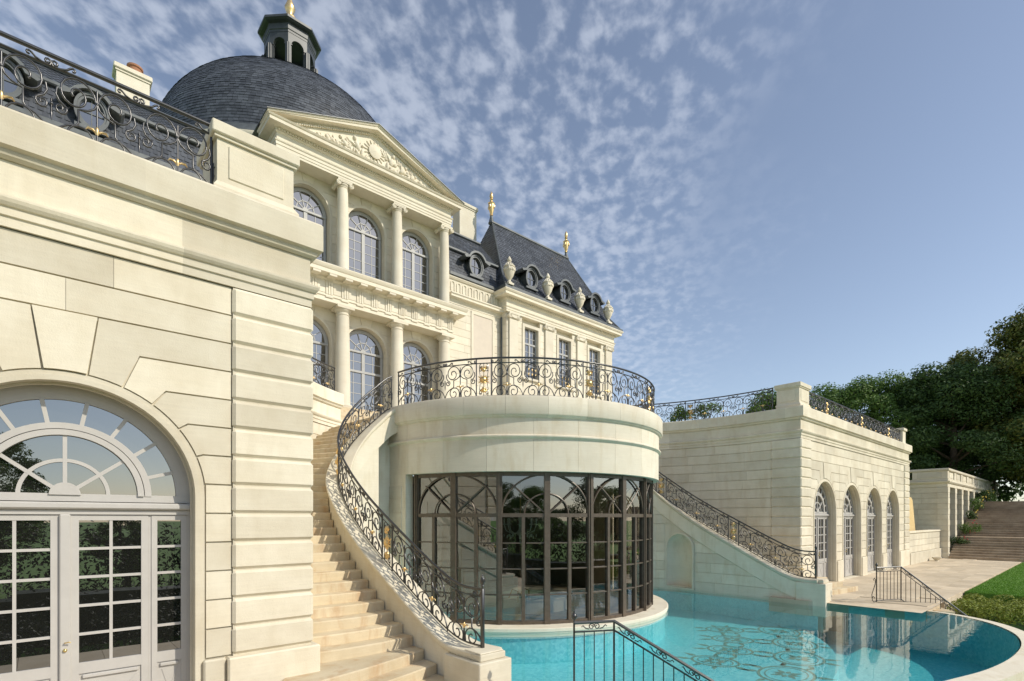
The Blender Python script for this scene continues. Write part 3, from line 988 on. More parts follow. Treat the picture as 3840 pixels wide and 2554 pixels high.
# ------------------------------------------------------------------ wrought iron railings
def spiral(cx, cy, r0, r1, a0, turns, n=18, ex=1.0):
    """from radius r0 at angle a0, winding in by `turns` (signed)"""
    out = []
    for i in range(n + 1):
        t = i / n; r = r0 + (r1 - r0) * t ** ex; a = a0 + turns * 2 * pi * t
        out.append((cx + r * math.cos(a), cy + r * math.sin(a)))
    return out
def unit_lines(sp=False):
    """one repeat of the scroll pattern, x in -0.5..0.5 (unit widths), y in 0..1 (railing height)"""
    T = []
    for s in (-1, 1):
        def m(P): return [(s * x, y) for x, y in P]
        T.append(m(spiral(0.235, 0.655, 0.225, 0.035, pi, -1.6, 26)))             # big upper scroll
        T.append(m([(0.44, 0.66), (0.455, 0.58), (0.42, 0.515), (0.345, 0.465)] + spiral(0.405, 0.43, 0.075, 0.02, R(150), 1.2, 12)))
        T.append(m([(0.0, 0.645), (0.03, 0.575), (0.10, 0.525), (0.185, 0.50), (0.21, 0.495), (0.21, 0.335), (0.235, 0.30), (0.33, 0.265), (0.42, 0.20), (0.475, 0.11), (0.495, 0.035)]))
        T.append(m(spiral(0.205, 0.15, 0.185, 0.035, R(205), -1.45, 22)))          # big lower scroll
        T.append(m([(0.02, 0.04), (0.04, 0.075)]))
        # little scrolls of the frieze band
        T.append(m(spiral(0.46, 0.915, 0.042, 0.012, R(-60), 1.15, 9)))
        T.append(m([(0.48, 0.877), (0.40, 0.885), (0.335, 0.905), (0.29, 0.945)] + spiral(0.265, 0.925, 0.03, 0.01, R(30), 0.8, 6)))
    T.append([(0, 0.035), (0, 0.80)])
    T.append([(0.5, 0.50), (0.5, 0.31)]); T.append([(-0.5, 0.50), (-0.5, 0.31)])
    return T
UL = unit_lines()
class Rail:
    """maps arc length s and height h to 3-D along a base polyline"""
    def __init__(s, pts):
        s.p = [Vector(q) for q in pts]; s.S = [0]
        for a, b in zip(s.p[:-1], s.p[1:]): s.S.append(s.S[-1] + (Vector((b.x - a.x, b.y - a.y))).length)
        s.len = s.S[-1]
    def at(s, x, h=0.0, off=0.0):
        x = min(max(x, -0.001), s.len + .001)
        lo, hi = 0, len(s.S) - 2
        while lo < hi:
            mid = (lo + hi + 1) // 2
            if s.S[mid] <= x: lo = mid
            else: hi = mid - 1
        a, b = s.p[lo], s.p[lo + 1]; d = s.S[lo + 1] - s.S[lo]
        u = (x - s.S[lo]) / d if d > 1e-9 else 0
        q = a.lerp(b, u)
        return Vector((q.x, q.y, q.z + h))
def fleur(b, p, w=0.05, flat=None):
    """small gilt fleuron: drooping side petals, a bud and a stem"""
    x, y, z = p; d = flat or (1, 0)
    for s in (-1, 1):
        b.tube([(x, y, z - .01), (x + s * d[0] * w * .7, y + s * d[1] * w * .7, z + w * .45), (x + s * d[0] * w * 1.5, y + s * d[1] * w * 1.5, z + w * .55), (x + s * d[0] * w * 1.9, y + s * d[1] * w * 1.9, z + .0)], [w * .18, w * .26, w * .26, w * .1], 5)
    b.tube([(x, y, z - w * 1.7), (x, y, z - w * .6), (x, y, z), (x, y, z + w * .9), (x, y, z + w * 1.4)], [w * .12, w * .16, w * .42, w * .34, w * .06], 6)
def railing(name, label, pts, hgt, unit, gold=(), bar=0.0125, group=None, newel=None, end_posts=(True, True), fleurs=True, panel_w=0.40):
    rl = Rail(pts if not MIR else [(2 * X0 - p[0], p[1], p[2]) for p in pts])
    t = thing(name, label, 'railing', group)
    mk = lambda nm, b, mat, par=t: obj(nm, b, mat, par, smooth=75, mirror=False)
    n = max(2, int(rl.len / 0.18))
    ss = [rl.len * i / n for i in range(n + 1)]
    b = B(); b.tube([rl.at(s, hgt) for s in ss], 0.026, 6); mk('handrail', b, 'iron')
    b = B(); b.tube([rl.at(s, hgt * 0.875) for s in ss], 0.014, 4); mk('band_rail', b, 'iron')
    b = B(); b.tube([rl.at(s, 0.03 * hgt + .01) for s in ss], 0.017, 4); mk('bottom_rail', b, 'iron')
    # split in stretches between the gilded panels
    cuts = []
    for gpos in gold:
        c = gpos * rl.len if gpos <= 1 else gpos
        cuts.append((c - panel_w / 2, c + panel_w / 2))
    st = 0.0; stretches = []
    for a, c in cuts:
        stretches.append((st, a)); st = c
    stretches.append((st, rl.len))
    posts = [a for a, c in cuts] + [c for a, c in cuts]
    if end_posts[0]: posts.append(0.02)
    if end_posts[1]: posts.append(rl.len - .02)
    for s in posts:
        b = B(); b.tube([rl.at(s, -.03), rl.at(s, hgt)], 0.019, 4); mk('post', b, 'iron')
    for a, c in stretches:
        if c - a < unit * .35: continue
        k = max(1, round((c - a) / unit)); w = (c - a) / k
        for i in range(k):
            mid = a + (i + .5) * w
            b = B()
            for Ln in UL:
                P = [rl.at(mid + x * w, y * hgt) for x, y in Ln]
                b.tube(P, bar, 6)
            for (x, y, r_) in ((0, .645, .02), (.5, .445, .02), (0, .05, .018), (0, .80, .012)):
                b.ball(rl.at(mid + x * w, y * hgt), r_, 6, 4)
            b.tube([rl.at(mid + .5 * w, .37 * hgt), rl.at(mid + .5 * w, .33 * hgt), rl.at(mid + .5 * w, .25 * hgt)], [.006, .016, .003], 5)
            u = mk('scroll_panel', b, 'iron')
            if fleurs:
                p, q = rl.at(mid - .05, .30 * hgt), rl.at(mid + .05, .30 * hgt)
                d = Vector((q.x - p.x, q.y - p.y)).normalized()
                b = B(); fleur(b, (p + q) / 2, .052 * hgt / .9, (d.x, d.y)); mk('gilt_fleuron', b, 'gold', u)
            s = a + i * w
            b = B(); b.tube([rl.at(a + i * w, -.02), rl.at(a + i * w, .03 * hgt)], .012, 4)
            if i: mk('foot', b, 'iron')
    for a, c in cuts:
        mid, w = (a + c) / 2, c - a
        b = B()
        for sgn in (-1, 1):
            for y0, fl in ((0.06, 1), (0.82, -1)):
                P = [(sgn * x, y0 + fl * y) for x, y in spiral(0.20, 0.07, 0.11, 0.03, R(-90), 1.2, 12)]
                b.tube([rl.at(mid + x * w, y * hgt) for x, y in P], bar * .9, 4)
            b.tube([rl.at(mid + sgn * .3 * w, .2 * hgt), rl.at(mid + sgn * .24 * w, .35 * hgt), rl.at(mid + sgn * .24 * w, .55 * hgt), rl.at(mid + sgn * .3 * w, .7 * hgt)], bar * .8, 4)
        b.tube([rl.at(mid, .03 * hgt), rl.at(mid, .86 * hgt)], bar * .8, 4)
        u = mk('sunburst_panel', b, 'iron')
        p, q = rl.at(mid - .05), rl.at(mid + .05); d = Vector((q.x - p.x, q.y - p.y)).normalized()
        b = B()
        cpt = rl.at(mid, .46 * hgt)
        b.ball(cpt, (.075, .075, .08), 8, 6)
        for k in range(12):
            aa = 2 * pi * k / 12; r_ = .175 if k % 2 else .135
            tip = Vector((cpt.x + d.x * r_ * math.cos(aa), cpt.y + d.y * r_ * math.cos(aa), cpt.z + r_ * math.sin(aa)))
            b.tube([cpt, cpt.lerp(tip, .6), tip], [.032, .024, .004], 4)
        for yy, fl in ((.70, -1), (.23, 1)):
            c2 = rl.at(mid, yy * hgt)
            b.ball((c2.x, c2.y, c2.z), (.055, .055, .05), 7, 5)
            for k in range(-2, 3):
                aa = k * .5; r_ = .13
                tip = Vector((c2.x + d.x * r_ * math.sin(aa), c2.y + d.y * r_ * math.sin(aa), c2.z + fl * r_ * math.cos(aa) * -1))
                b.tube([c2, c2.lerp(tip, .6), tip], [.03, .03, .005], 4)
        b.tube([rl.at(mid, .12 * hgt), rl.at(mid, .80 * hgt)], .009, 5)
        mk('gilt_sunburst', b, 'gold', u)
    if newel is not None:
        p = rl.at(newel * rl.len, 0)
        b = B(); b.cbox(p.x - .026, p.x + .026, p.y - .026, p.y + .026, p.z - .04, p.z + hgt + .015, .005)
        nw = mk('newel_post', b, 'iron')
        b = B(); b.lathe([(0, 0), (.02, 0), (.016, .03), (.03, .045), (.022, .055), (.038, .09), (.046, .125), (.04, .14), (.044, .15), (.03, .165), (.012, .185), (.012, .205), (0, .23)], 12, p.x, p.y, p.z + hgt + .015)
        mk('finial', b, 'iron', nw)
    return t

# ------------------------------------------------------------------ curved stairs
RAMP = [(5.15, 6.36, .71), (5.12, 6.9, .71), (5.1, 7.3, .80), (5.08, 7.8, 1.02), (5.06, 8.5, 1.37), (5.04, 9.4, 1.84), (5.05, 10.3, 2.32), (5.1, 11.2, 2.86),
        (5.2, 12.0, 3.42), (5.40, 12.55, 3.87), (5.77, 12.98, 4.4), (6.25, 13.26, 4.92), (6.8, 13.42, 5.42), (7.40, 13.52, 5.88), (8.1, 13.6, 5.91)]
RP = catmull(RAMP, 6)
def ramp_at_z(z):
    if z <= RP[6][2]:
        return None
    for a, b in zip(RP[:-1], RP[1:]):
        if a[2] <= z <= b[2] and b[2] > a[2]:
            u = (z - a[2]) / (b[2] - a[2]); p = tuple(q * (1 - u) + w * u for q, w in zip(a, b))
            d = Vector((b[0] - a[0], b[1] - a[1])).normalized()
            return p, d
    return None
OUTER = court_path(); OS = [0]
for i in range(1, len(OUTER)): OS.append(OS[-1] + math.dist(OUTER[i], OUTER[i - 1]))
def outer_at(s):
    if s <= 0: return (XC, YF + s)
    s = min(s, OS[-1])
    for i in range(1, len(OS)):
        if s <= OS[i]:
            u = (s - OS[i - 1]) / (OS[i] - OS[i - 1])
            return tuple(OUTER[i - 1][q] * (1 - u) + OUTER[i][q] * u for q in (0, 1))
def staircase(label, side):
    t = thing('curved_staircase', label, 'staircase')
    # steps
    pts = []
    nst = 35
    for k in range(1, nst + 1):
        z = 0.17 * k
        r_ = ramp_at_z(z + .50)
        if r_ is None: inn = (4.87, 7.48 - (0.42 - z) / .17 * .40)
        else:
            p, d = r_; inn = (p[0] - d.y * .22, p[1] + d.x * .22)
        if r_ is None and z + .5 > 5: inn = (7.3, 13.9)
        if k <= 3: out = [(1.35, 6.30), (1.75, 6.70), (2.15, 7.10)][k - 1]
        else:
            o_ = outer_at(7.6 - YF + (z - .42) * 2.09); out = (o_[0], o_[1])
        pts.append((z, inn, out))
    for k, (z, inn, out) in enumerate(pts):
        nx = pts[min(k + 1, nst - 1)]; n2 = pts[min(k + 2, nst - 1)]
        if k >= nst - 1: break
        def line(a, b_, bow):
            o = []
            dx, dy = b_[0] - a[0], b_[1] - a[1]; ln = math.hypot(dx, dy) or 1
            for i in range(9):
                u = i / 8; w = bow * 4 * u * (1 - u)
                o.append((a[0] + dx * u + dy / ln * w, a[1] + dy * u - dx / ln * w))
            return o
        bow = 0.10 if k < 12 else 0.05
        front = line(out, inn, bow)
        back = line((nx[2][0] + (n2[2][0] - nx[2][0]) * .25, nx[2][1] + (n2[2][1] - nx[2][1]) * .25), (nx[1][0] + (n2[1][0] - nx[1][0]) * .25, nx[1][1] + (n2[1][1] - nx[1][1]) * .25), bow)
        b = B()
        poly = front + back[::-1]
        n = len(poly)
        # rounded nosing: a shallow chamfer along the front
        vs = []
        cen = Vector((sum(p[0] for p in poly) / n, sum(p[1] for p in poly) / n))
        top = []
        for i, p in enumerate(poly):
            if i < 9:
                q = Vector(p); bk = Vector(back[i]); dd = (bk - q).normalized() * .02
                top.append((p[0] + dd.x, p[1] + dd.y))
            else: top.append(p)
        vs = [(x, y, z - .30) for x, y in poly] + [(x, y, z - .018) for x, y in poly] + [(x, y, z) for x, y in top]
        fs = [tuple(range(2 * n, 3 * n))]
        for i in range(n):
            j = (i + 1) % n
            fs += [(i, j, j + n, i + n), (i + n, j + n, j + 2 * n, i + 2 * n)]
        b.add(vs, fs)
        obj('step', b, 'stone_step', t)
    # stringer wall with its moulded coping
    path = []
    for i, p in enumerate(RP):
        a = RP[max(i - 1, 0)]; b_ = RP[min(i + 1, len(RP) - 1)]
        d = Vector((b_[0] - a[0], b_[1] - a[1])).normalized()
        path.append((p[0], p[1], d.y, -d.x, p[2]))
    b = B(); b.sweep(path, [(-.27, -.10), (-.285, -.055), (-.285, -.02), (-.27, 0), (.27, 0), (.285, -.02), (.285, -.055), (.27, -.10), (.24, -.12), (.225, -.15), (-.225, -.15), (-.24, -.12)], True)
    obj('coping', b, 'stone', t, smooth=35)
    # wall under the coping: sloped band, then ashlar below
    b = B()
    m = len(path); vs = []
    for p in path:
        x, y, nx, ny, z = p
        for d, zz in ((-.20, z - .149), (-.20, -.5), (.20, -.5), (.20, z - .72), (.235, z - .70), (.235, z - .149)):
            vs.append((x + nx * d, y + ny * d, min(zz, z - .149) if zz > -.5 else -2.2))
    for i in range(len(vs)):
        if vs[i][2] < -.45 and vs[i][2] > -2.1: vs[i] = (vs[i][0], vs[i][1], -.45)
    fs = []
    for i in range(m - 1):
        for q in range(6):
            if q == 2: continue                                       # outer ashlar face is built below, around the niche
            fs.append((i * 6 + q, (i + 1) * 6 + q, (i + 1) * 6 + (q + 1) % 6, i * 6 + (q + 1) % 6))
    b.add(vs, fs)
    w = obj('stringer_wall', b, 'stone_pale', t, smooth=25)
    # outer face with a round-headed niche
    def face_pt(y):
        for a, c in zip(path[:-1], path[1:]):
            if a[1] <= y <= c[1] and c[1] > a[1]:
                u = (y - a[1]) / (c[1] - a[1]); q = [a[i] * (1 - u) + c[i] * u for i in range(5)]
                return q
        return path[-1] if y > path[-1][1] else path[0]
    NY0, NY1, NZ = 10.95, 12.10, 1.55                                   # niche
    yy = 6.36; ys = []
    while yy < 13.5:
        ys.append(yy); yy += 0.06 if 10.8 < yy < 12.2 else 0.2
    ys += [NY0, NY1]; ys = sorted(set(ys))
    b = B()
    for y0, y1 in zip(ys[:-1], ys[1:]):
        q0, q1 = face_pt(y0), face_pt(y1)
        def P(q, z, d=.185): return (q[0] + q[2] * d, q[1] + q[3] * d, z)
        def low(y):
            if NY0 - 1e-5 <= y <= NY1 + 1e-5:
                h = (NY1 - NY0) / 2; return NZ + math.sqrt(max(0, h * h - (y - (NY0 + NY1) / 2) ** 2))
            return None
        ym = (y0 + y1) / 2
        z0t, z1t = q0[4] - .70, q1[4] - .70
        if NY0 - 1e-6 <= y0 and y1 <= NY1 + 1e-6:
            b.add([P(q0, min(low(y0), z0t)), P(q1, min(low(y1), z1t)), P(q1, z1t), P(q0, z0t)], [(0, 1, 2, 3)])
            b.add([P(q0, -2.2), P(q1, -2.2), P(q1, 0.0), P(q0, 0.0)], [(0, 1, 2, 3)])
        else:
            b.add([P(q0, -2.2), P(q1, -2.2), P(q1, max(z1t, -2.1)), P(q0, max(z0t, -2.1))], [(0, 1, 2, 3)])
    obj('outer_face', b, 'stone_pale', t)
    b = B()
    b.sweep([(q[0], q[1], q[2], q[3]) for q in (face_pt(y) for y in ys)], [(.215, -.24), (.215, -2.2)], False); obj('submerged_wall', b, 'pool_mosaic', t)
    qn = face_pt((NY0 + NY1) / 2); hw = (NY1 - NY0) / 2; xm = qn[0] + .185
    b = B(); yc_ = (NY0 + NY1) / 2
    dep = 0.36
    b.grid(lambda u, v: (xm - dep * math.sin(pi * u), yc_ - hw * math.cos(pi * u), v * NZ), 14, 4)
    b.grid(lambda u, v: (xm - dep * math.sin(pi * u) * math.cos(v * pi / 2) * 1.0, yc_ - hw * math.cos(pi * u) * math.cos(v * pi / 2), NZ + hw * math.sin(v * pi / 2) * (1.0)), 14, 8)
    b.add([(xm - dep, yc_ - hw, 0), (xm + .02, yc_ - hw, 0), (xm + .02, yc_ + hw, 0), (xm - dep, yc_ + hw, 0)], [(0, 1, 2, 3)])
    nic = obj('niche', b, 'stone_pale', t, smooth=60)
    b = B()
    def rim_pt(a, r): return (yc_ + r * math.cos(a), NZ + r * math.sin(a))
    for i in range(20):
        a0, a1 = pi * i / 20, pi * (i + 1) / 20
        q = [rim_pt(a0, hw), rim_pt(a1, hw), rim_pt(a1, hw + .07), rim_pt(a0, hw + .07)]
        b.add([(xm + .035, y, z) for y, z in q] + [(xm - .06, y, z) for y, z in q], [(0, 1, 2, 3), (0, 4, 5, 1), (2, 6, 7, 3)])
    for sgn in (-1, 1):
        y0, y1 = sorted((yc_ + sgn * hw, yc_ + sgn * (hw + .07))); b.box(xm - .06, xm + .035, y0, y1, -.04, NZ)
    b.box(xm - .05, xm + .05, yc_ - hw - .09, yc_ + hw + .09, -.09, -.041)
    obj('niche_surround', b, 'stone_pale', nic, smooth=35)
    # ashlar of the outer face
    lv = [-.12, .26, .64, 1.02, 1.40, 1.78, 2.16, 2.54, 2.92, 3.3]
    for z0, z1 in zip(lv[:-1], lv[1:]):
        def ylow(z):
            for p, q in zip(path[:-1], path[1:]):
                if p[4] - .72 <= z <= q[4] - .72 and q[4] > p[4]:
                    return p[1] + (q[1] - p[1]) * (z - p[4] + .72) / (q[4] - p[4])
            return 6.4
        ya, yb = ylow(z0), ylow(z1)
        if ya > 12.3: break
        runs = []
        inn = z1 > 0.0 and z0 < NZ + hw + .1
        end = 13.2
        if inn:
            runs = [(ya, yb, NY0 - .09), (NY1 + .09, NY1 + .09, end)]
        else: runs = [(ya, yb, end)]
        for a, a2, e in runs:
            s = a; first = True
            if e - max(a, a2) < .12: continue
            while s < e - .02:
                wdt = random.uniform(.9, 1.4); s2 = s + wdt if first is False else max(a, a2) + wdt
                if e - s2 < .35: s2 = e
                b = B(); nn = 3
                pl = []
                lo0 = s + .002; hi0 = (a2 if first else s) + .002
                vs = []
                for dd in (.185 + .022, .185 - .01):
                    for i in range(nn + 1):
                        u = i / nn
                        for z, st_ in ((z0 + .008, lo0), (z1 - .008, hi0)):
                            y = st_ + (s2 - .002 - st_) * u; q = face_pt(y)
                            vs.append((q[0] + q[2] * dd, q[1] + q[3] * dd, z))
                k2 = 2 * (nn + 1)
                fs = []
                for i in range(nn):
                    fs.append((2 * i, 2 * i + 2, 2 * i + 3, 2 * i + 1))
                    fs.append((2 * i, 2 * i + k2, 2 * i + 2 + k2, 2 * i + 2)); fs.append((2 * i + 1, 2 * i + 3, 2 * i + 3 + k2, 2 * i + 1 + k2))
                fs.append((0, 1, 1 + k2, k2)); fs.append((2 * nn, 2 * nn + k2, 2 * nn + 1 + k2, 2 * nn + 1))
                b.add(vs, fs)
                obj('stone', b, 'stone_pale', w)
                s = s2; first = False
    # end pedestal
    b = B(); b.cbox(4.78, 5.42, 6.12, 7.05, -.5, .595, .015)
    pd = obj('end_pedestal', b, 'stone', t)
    b = B(); b.cbox(4.86, 5.36, 6.20, 6.60, .597, .70, .012)
    obj('pedestal_cap', b, 'stone', pd)
    b = B(); b.cbox(4.875, 5.33, 6.22, 6.62, .701, .722, .008)
    obj('cap_fillet', b, 'stone', pd)
    return t
stL = staircase('warm limestone staircase climbing between the near pavilion and the rotunda', 'left')
MIR = True
stR = staircase('limestone staircase with a sloping wall and niche beside the far pavilion', 'right')
MIR = False

# ------------------------------------------------------------------ pool rotunda
def polar(r, a, z=0.0):
    """a measured from the front (-y) towards +x"""
    return (DC[0] + r * math.sin(a), DC[1] - r * math.cos(a), z)
RT = thing('pool_rotunda', 'round glazed pool rotunda with bronze arched windows under a stone drum', 'rotunda')
AS, AE = R(-108), R(108)
def drum(b, prof, a0, a1, n):
    vs = []; k = len(prof)
    for i in range(n + 1):
        a = a0 + (a1 - a0) * i / n
        for r_, z in prof: vs.append(polar(r_, a, z))
    fs = [(i * k + q, (i + 1) * k + q, (i + 1) * k + (q + 1) % k, i * k + (q + 1) % k) for i in range(n) for q in range(k)]
    fs += [tuple(range(k)), tuple(n * k + q for q in range(k - 1, -1, -1))]
    b.add(vs, fs)
PFZ = [(4.52, 4.02), (4.52, 3.98), (4.86, 3.98), (4.86, 4.81), (4.875, 4.83), (4.91, 4.845), (4.935, 4.87), (4.935, 4.90), (4.90, 4.925), (4.87, 4.93), (4.87, 5.36), (4.6, 5.36), (4.6, 4.02)]
PCP = [(4.6, 5.361), (4.87, 5.361), (4.89, 5.375), (4.925, 5.39), (4.94, 5.42), (4.97, 5.43), (4.985, 5.46), (4.985, 5.86), (4.96, 5.91), (4.935, DZ), (4.30, DZ), (4.30, 5.5), (4.6, 5.5)]
b = B(); drum(b, [(4.62, 4.03), (4.80, 4.03), (4.80, 5.33), (4.62, 5.33)], AS, AE, 90)
fr = obj('frieze', b, 'stone_pale', RT, smooth=30)
b = B(); drum(b, [(4.45, 5.60), (4.45, 5.70), (0.3, 5.70), (0.3, 5.60)], AS, AE, 60); obj('terrace_floor', b, 'stone_pale', RT)
for prof_, nm_, nb_, sh_ in ((PFZ, 'frieze_block', 15, 0.0), (PCP, 'coping_block', 17, 0.3)):
    for i in range(nb_):
        a0, a1 = AS + (AE - AS) * i / nb_, AS + (AE - AS) * (i + 1) / nb_
        bb = B(); drum(bb, prof_, a0 + .0005, a1 - .0005, 7); obj(nm_, bb, 'stone_pale', fr, smooth=30)
# back body joining the drum to the terrace
b = B(); b.box(7.45, 17.15, 13.9, 19.0, 4.6, 5.695)
obj('terrace_slab', b, 'stone', RT)
b = B(); drum(b, [(4.60, -2.2), (4.86, -2.2), (4.86, 3.98), (4.60, 3.98)], R(-112), R(-80.5), 8)
jl = obj('jamb_wall', b, 'stone_pale', RT)
b = B(); drum(b, [(4.60, -2.2), (4.86, -2.2), (4.86, 3.98), (4.60, 3.98)], R(80.5), R(112), 8)
jr = obj('jamb_wall', b, 'stone_pale', RT)
# coursed return walls between stair wall and rotunda
for sgn, par in ((-1, jl), (1, jr)):
    z = -.5
    for k in range(12):
        z0, z1 = -.5 + k * .38, -.5 + (k + 1) * .38
        if z1 > 4.0: break
        bb = B(); drum(bb, [(4.84, z0 + .008), (4.885, z0 + .008), (4.885, z1 - .008), (4.84, z1 - .008)], *sorted((sgn * R(82.5), sgn * R(111))), 6)
        obj('stone', bb, 'stone_pale', par)
b = B(); drum(b, [(4.0, -2.2), (5.05, -2.2), (5.05, -.26), (4.0, -.26)], R(-112), R(112), 90)
obj('submerged_wall', b, 'pool_mosaic', RT, smooth=30)
b = B(); drum(b, [(4.40, -.255), (5.12, -.255), (5.14, -.13), (5.16, -.12), (5.16, -.045), (5.14, -.03), (4.40, -.03)], R(-112), R(112), 90)
obj('base_ledge', b, 'stone_pale', RT, smooth=30)
# bronze glazing: main posts, thin mullions, arches
RG = 4.60
HB = R(15.6)
def post(ang, w, r0, r1, z0, z1, nm='post'):
    bb = B(); h = w / 2 / RG
    vs = [polar(r0, ang - h, z0), polar(r1, ang - h, z0), polar(r1, ang + h, z0), polar(r0, ang + h, z0),
          polar(r0, ang - h, z1), polar(r1, ang - h, z1), polar(r1, ang + h, z1), polar(r0, ang + h, z1)]
    bb.add(vs, [(0, 1, 2, 3), (4, 5, 6, 7), (0, 1, 5, 4), (1, 2, 6, 5), (2, 3, 7, 6), (3, 0, 4, 7)])
    return obj(nm, bb, 'bronze', RT)
for k in range(-5, 6):
    post(k * HB, 0.15 if abs(k) < 5 else .12, 4.53, 4.69, -.03, 3.98)
    if k % 2:
        post(k * HB, 0.05, 4.685, 4.715, -.028, 3.96, 'post_fillet')
ZT = 2.84
for k in range(-5, 5):
    for zc, hh in ((ZT, .10), (3.93, .10), (0.015, .09)):
        bb = B(); drum(bb, [(4.56, zc - hh / 2), (4.66, zc - hh / 2), (4.66, zc + hh / 2), (4.56, zc + hh / 2)], k * HB + .016, (k + 1) * HB - .016, 4)
        obj('rail', bb, 'bronze', RT)
    post((k + .5) * HB, 0.085, 4.555, 4.665, .06, ZT - .05, 'mullion')
    for r_ in range(1, 4):
        zc = .06 + (ZT - .11) * r_ / 4
        for q in (0, .5):
            bb = B(); drum(bb, [(4.575, zc - .016), (4.645, zc - .016), (4.645, zc + .016), (4.575, zc + .016)], (k + q) * HB + .018, (k + q + .5) * HB - .012, 2)
            obj('glazing_bar', bb, 'bronze', RT)
# arched tracery: one arch over each pair of half bays
def cyl(a, z, r=RG): return polar(r, a, z)
for bay in range(-2, 3):
    ac = bay * 2 * HB; hw = HB * RG - .06
    bb = B()
    for rad, rr, off in ((1.06, .026, .035), (0.53, .022, .035)):
        P = []
        for i in range(33):
            t_ = pi * i / 32; u = math.cos(t_) * rad * (hw / 1.06) / RG
            P.append(cyl(ac + u, ZT + .05 + rad * math.sin(t_) * .98, RG + .02))
        bb.tube(P, rr, 5)
    for sgn in (-1, 1):
        P = [cyl(ac + sgn * (0.05 + .74 * i / 6) * hw / 1.06 / RG * 1.03, ZT + .06 + .75 * i / 6, RG + .02) for i in range(7)]
        bb.tube(P, .022, 5)
    obj('arch_tracery', bb, 'bronze', RT, smooth=45)
# panes: flat sheets set between the bars
for k in range(-5, 5):
    for q in (0, .5):
        a0, a1 = (k + q) * HB + .012, (k + q + .5) * HB - .008
        for r_ in range(4):
            z0 = .06 + (ZT - .11) * r_ / 4; z1 = .06 + (ZT - .11) * (r_ + 1) / 4
            bb = B(); jit = random.gauss(0, .0025)
            vs = [cyl(a0, z0, RG + jit), cyl(a1, z0, RG - jit), cyl(a1, z1, RG - jit), cyl(a0, z1, RG + jit)]
            bb.add(vs, [(0, 1, 2, 3)]); obj('pane', bb, 'pool_pane', RT)
    a0, a1 = k * HB + .012, (k + 1) * HB - .012
    bb = B(); jit = random.gauss(0, .003)
    bb.add([cyl(a0, ZT + .04, RG + jit), cyl(a1, ZT + .04, RG - jit), cyl(a1, 3.9, RG - jit), cyl(a0, 3.9, RG + jit)], [(0, 1, 2, 3)])
    obj('pane', bb, 'pool_pane', RT)
# interior
b = B(); b.lathe([(0, -.06), (4.5, -.06), (4.5, -.4)], 48, DC[0], DC[1])
obj('deck', b, 'deck_stone', RT)
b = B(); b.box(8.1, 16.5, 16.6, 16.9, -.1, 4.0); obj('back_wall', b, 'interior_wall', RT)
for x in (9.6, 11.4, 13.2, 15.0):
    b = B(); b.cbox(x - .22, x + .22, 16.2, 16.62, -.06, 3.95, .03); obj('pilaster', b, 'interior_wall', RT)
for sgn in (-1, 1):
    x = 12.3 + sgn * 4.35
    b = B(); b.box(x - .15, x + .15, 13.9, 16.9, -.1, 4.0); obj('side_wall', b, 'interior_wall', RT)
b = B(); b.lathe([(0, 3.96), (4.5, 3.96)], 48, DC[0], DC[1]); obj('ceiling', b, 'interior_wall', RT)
tub = thing('whirlpool_tub', 'round pale whirlpool tub on the deck inside the glazed rotunda', 'whirlpool')
b = B(); b.lathe([(1.55, -.058), (1.60, -.058), (1.60, .30), (1.64, .31), (1.64, .36), (1.30, .36), (1.22, .30), (1.15, -.03), (0, -.03)], 40, 11.6, 12.6)
obj('tub_shell', b, 'white_tub', tub, smooth=35)
b = B(); b.lathe([(0, .27), (1.22, .27)], 40, 11.6, 12.6); obj('tub_water', b, 'mosaic_aqua', tub)
b = B()
for sgn in (-1, 1):
    b.tube([(10.55 + sgn * .22, 11.4, .30), (10.55 + sgn * .22, 11.4, .62), (10.55 + sgn * .22, 11.65, .66), (10.55 + sgn * .22, 11.8, .4)], .02, 6)
obj('grab_rail', b, 'brass', tub, smooth=45)
ch = thing('chandelier', 'crystal chandelier hanging inside the glazed rotunda', 'chandelier')
hx, hy, hz = 10.6, 11.6, 2.55
b = B(); b.tube([(hx, hy, 3.95), (hx, hy, 2.7)], .012, 6); obj('chain', b, 'brass', ch)
b = B(); b.lathe([(0, -.55), (.015, -.5), (.02, -.33), (.09, -.28), (.12, -.2), (.05, -.12), (.04, .1), (.09, .18), (.03, .3), (0, .35)], 12, hx, hy, hz); obj('stem', b, 'crystal', ch, smooth=40)
for k in range(8):
    a = 2 * pi * k / 8; c_, s_ = math.cos(a), math.sin(a)
    b = B(); b.tube([(hx, hy, hz - .15), (hx + .2 * c_, hy + .2 * s_, hz - .26), (hx + .42 * c_, hy + .42 * s_, hz - .16), (hx + .48 * c_, hy + .48 * s_, hz + .02)], .014, 5)
    b.lathe([(0, 0), (.06, .02), (.065, .035), (.02, .04), (.018, .2), (0, .21)], 8, hx + .48 * c_, hy + .48 * s_, hz + .01)
    for q in range(3):
        b.ball((hx + (.3 + .09 * q) * c_, hy + (.3 + .09 * q) * s_, hz - .30 - .05 * (q == 1)), (.018, .018, .05), 5, 4)
    obj('arm', b, 'crystal', ch, smooth=40)

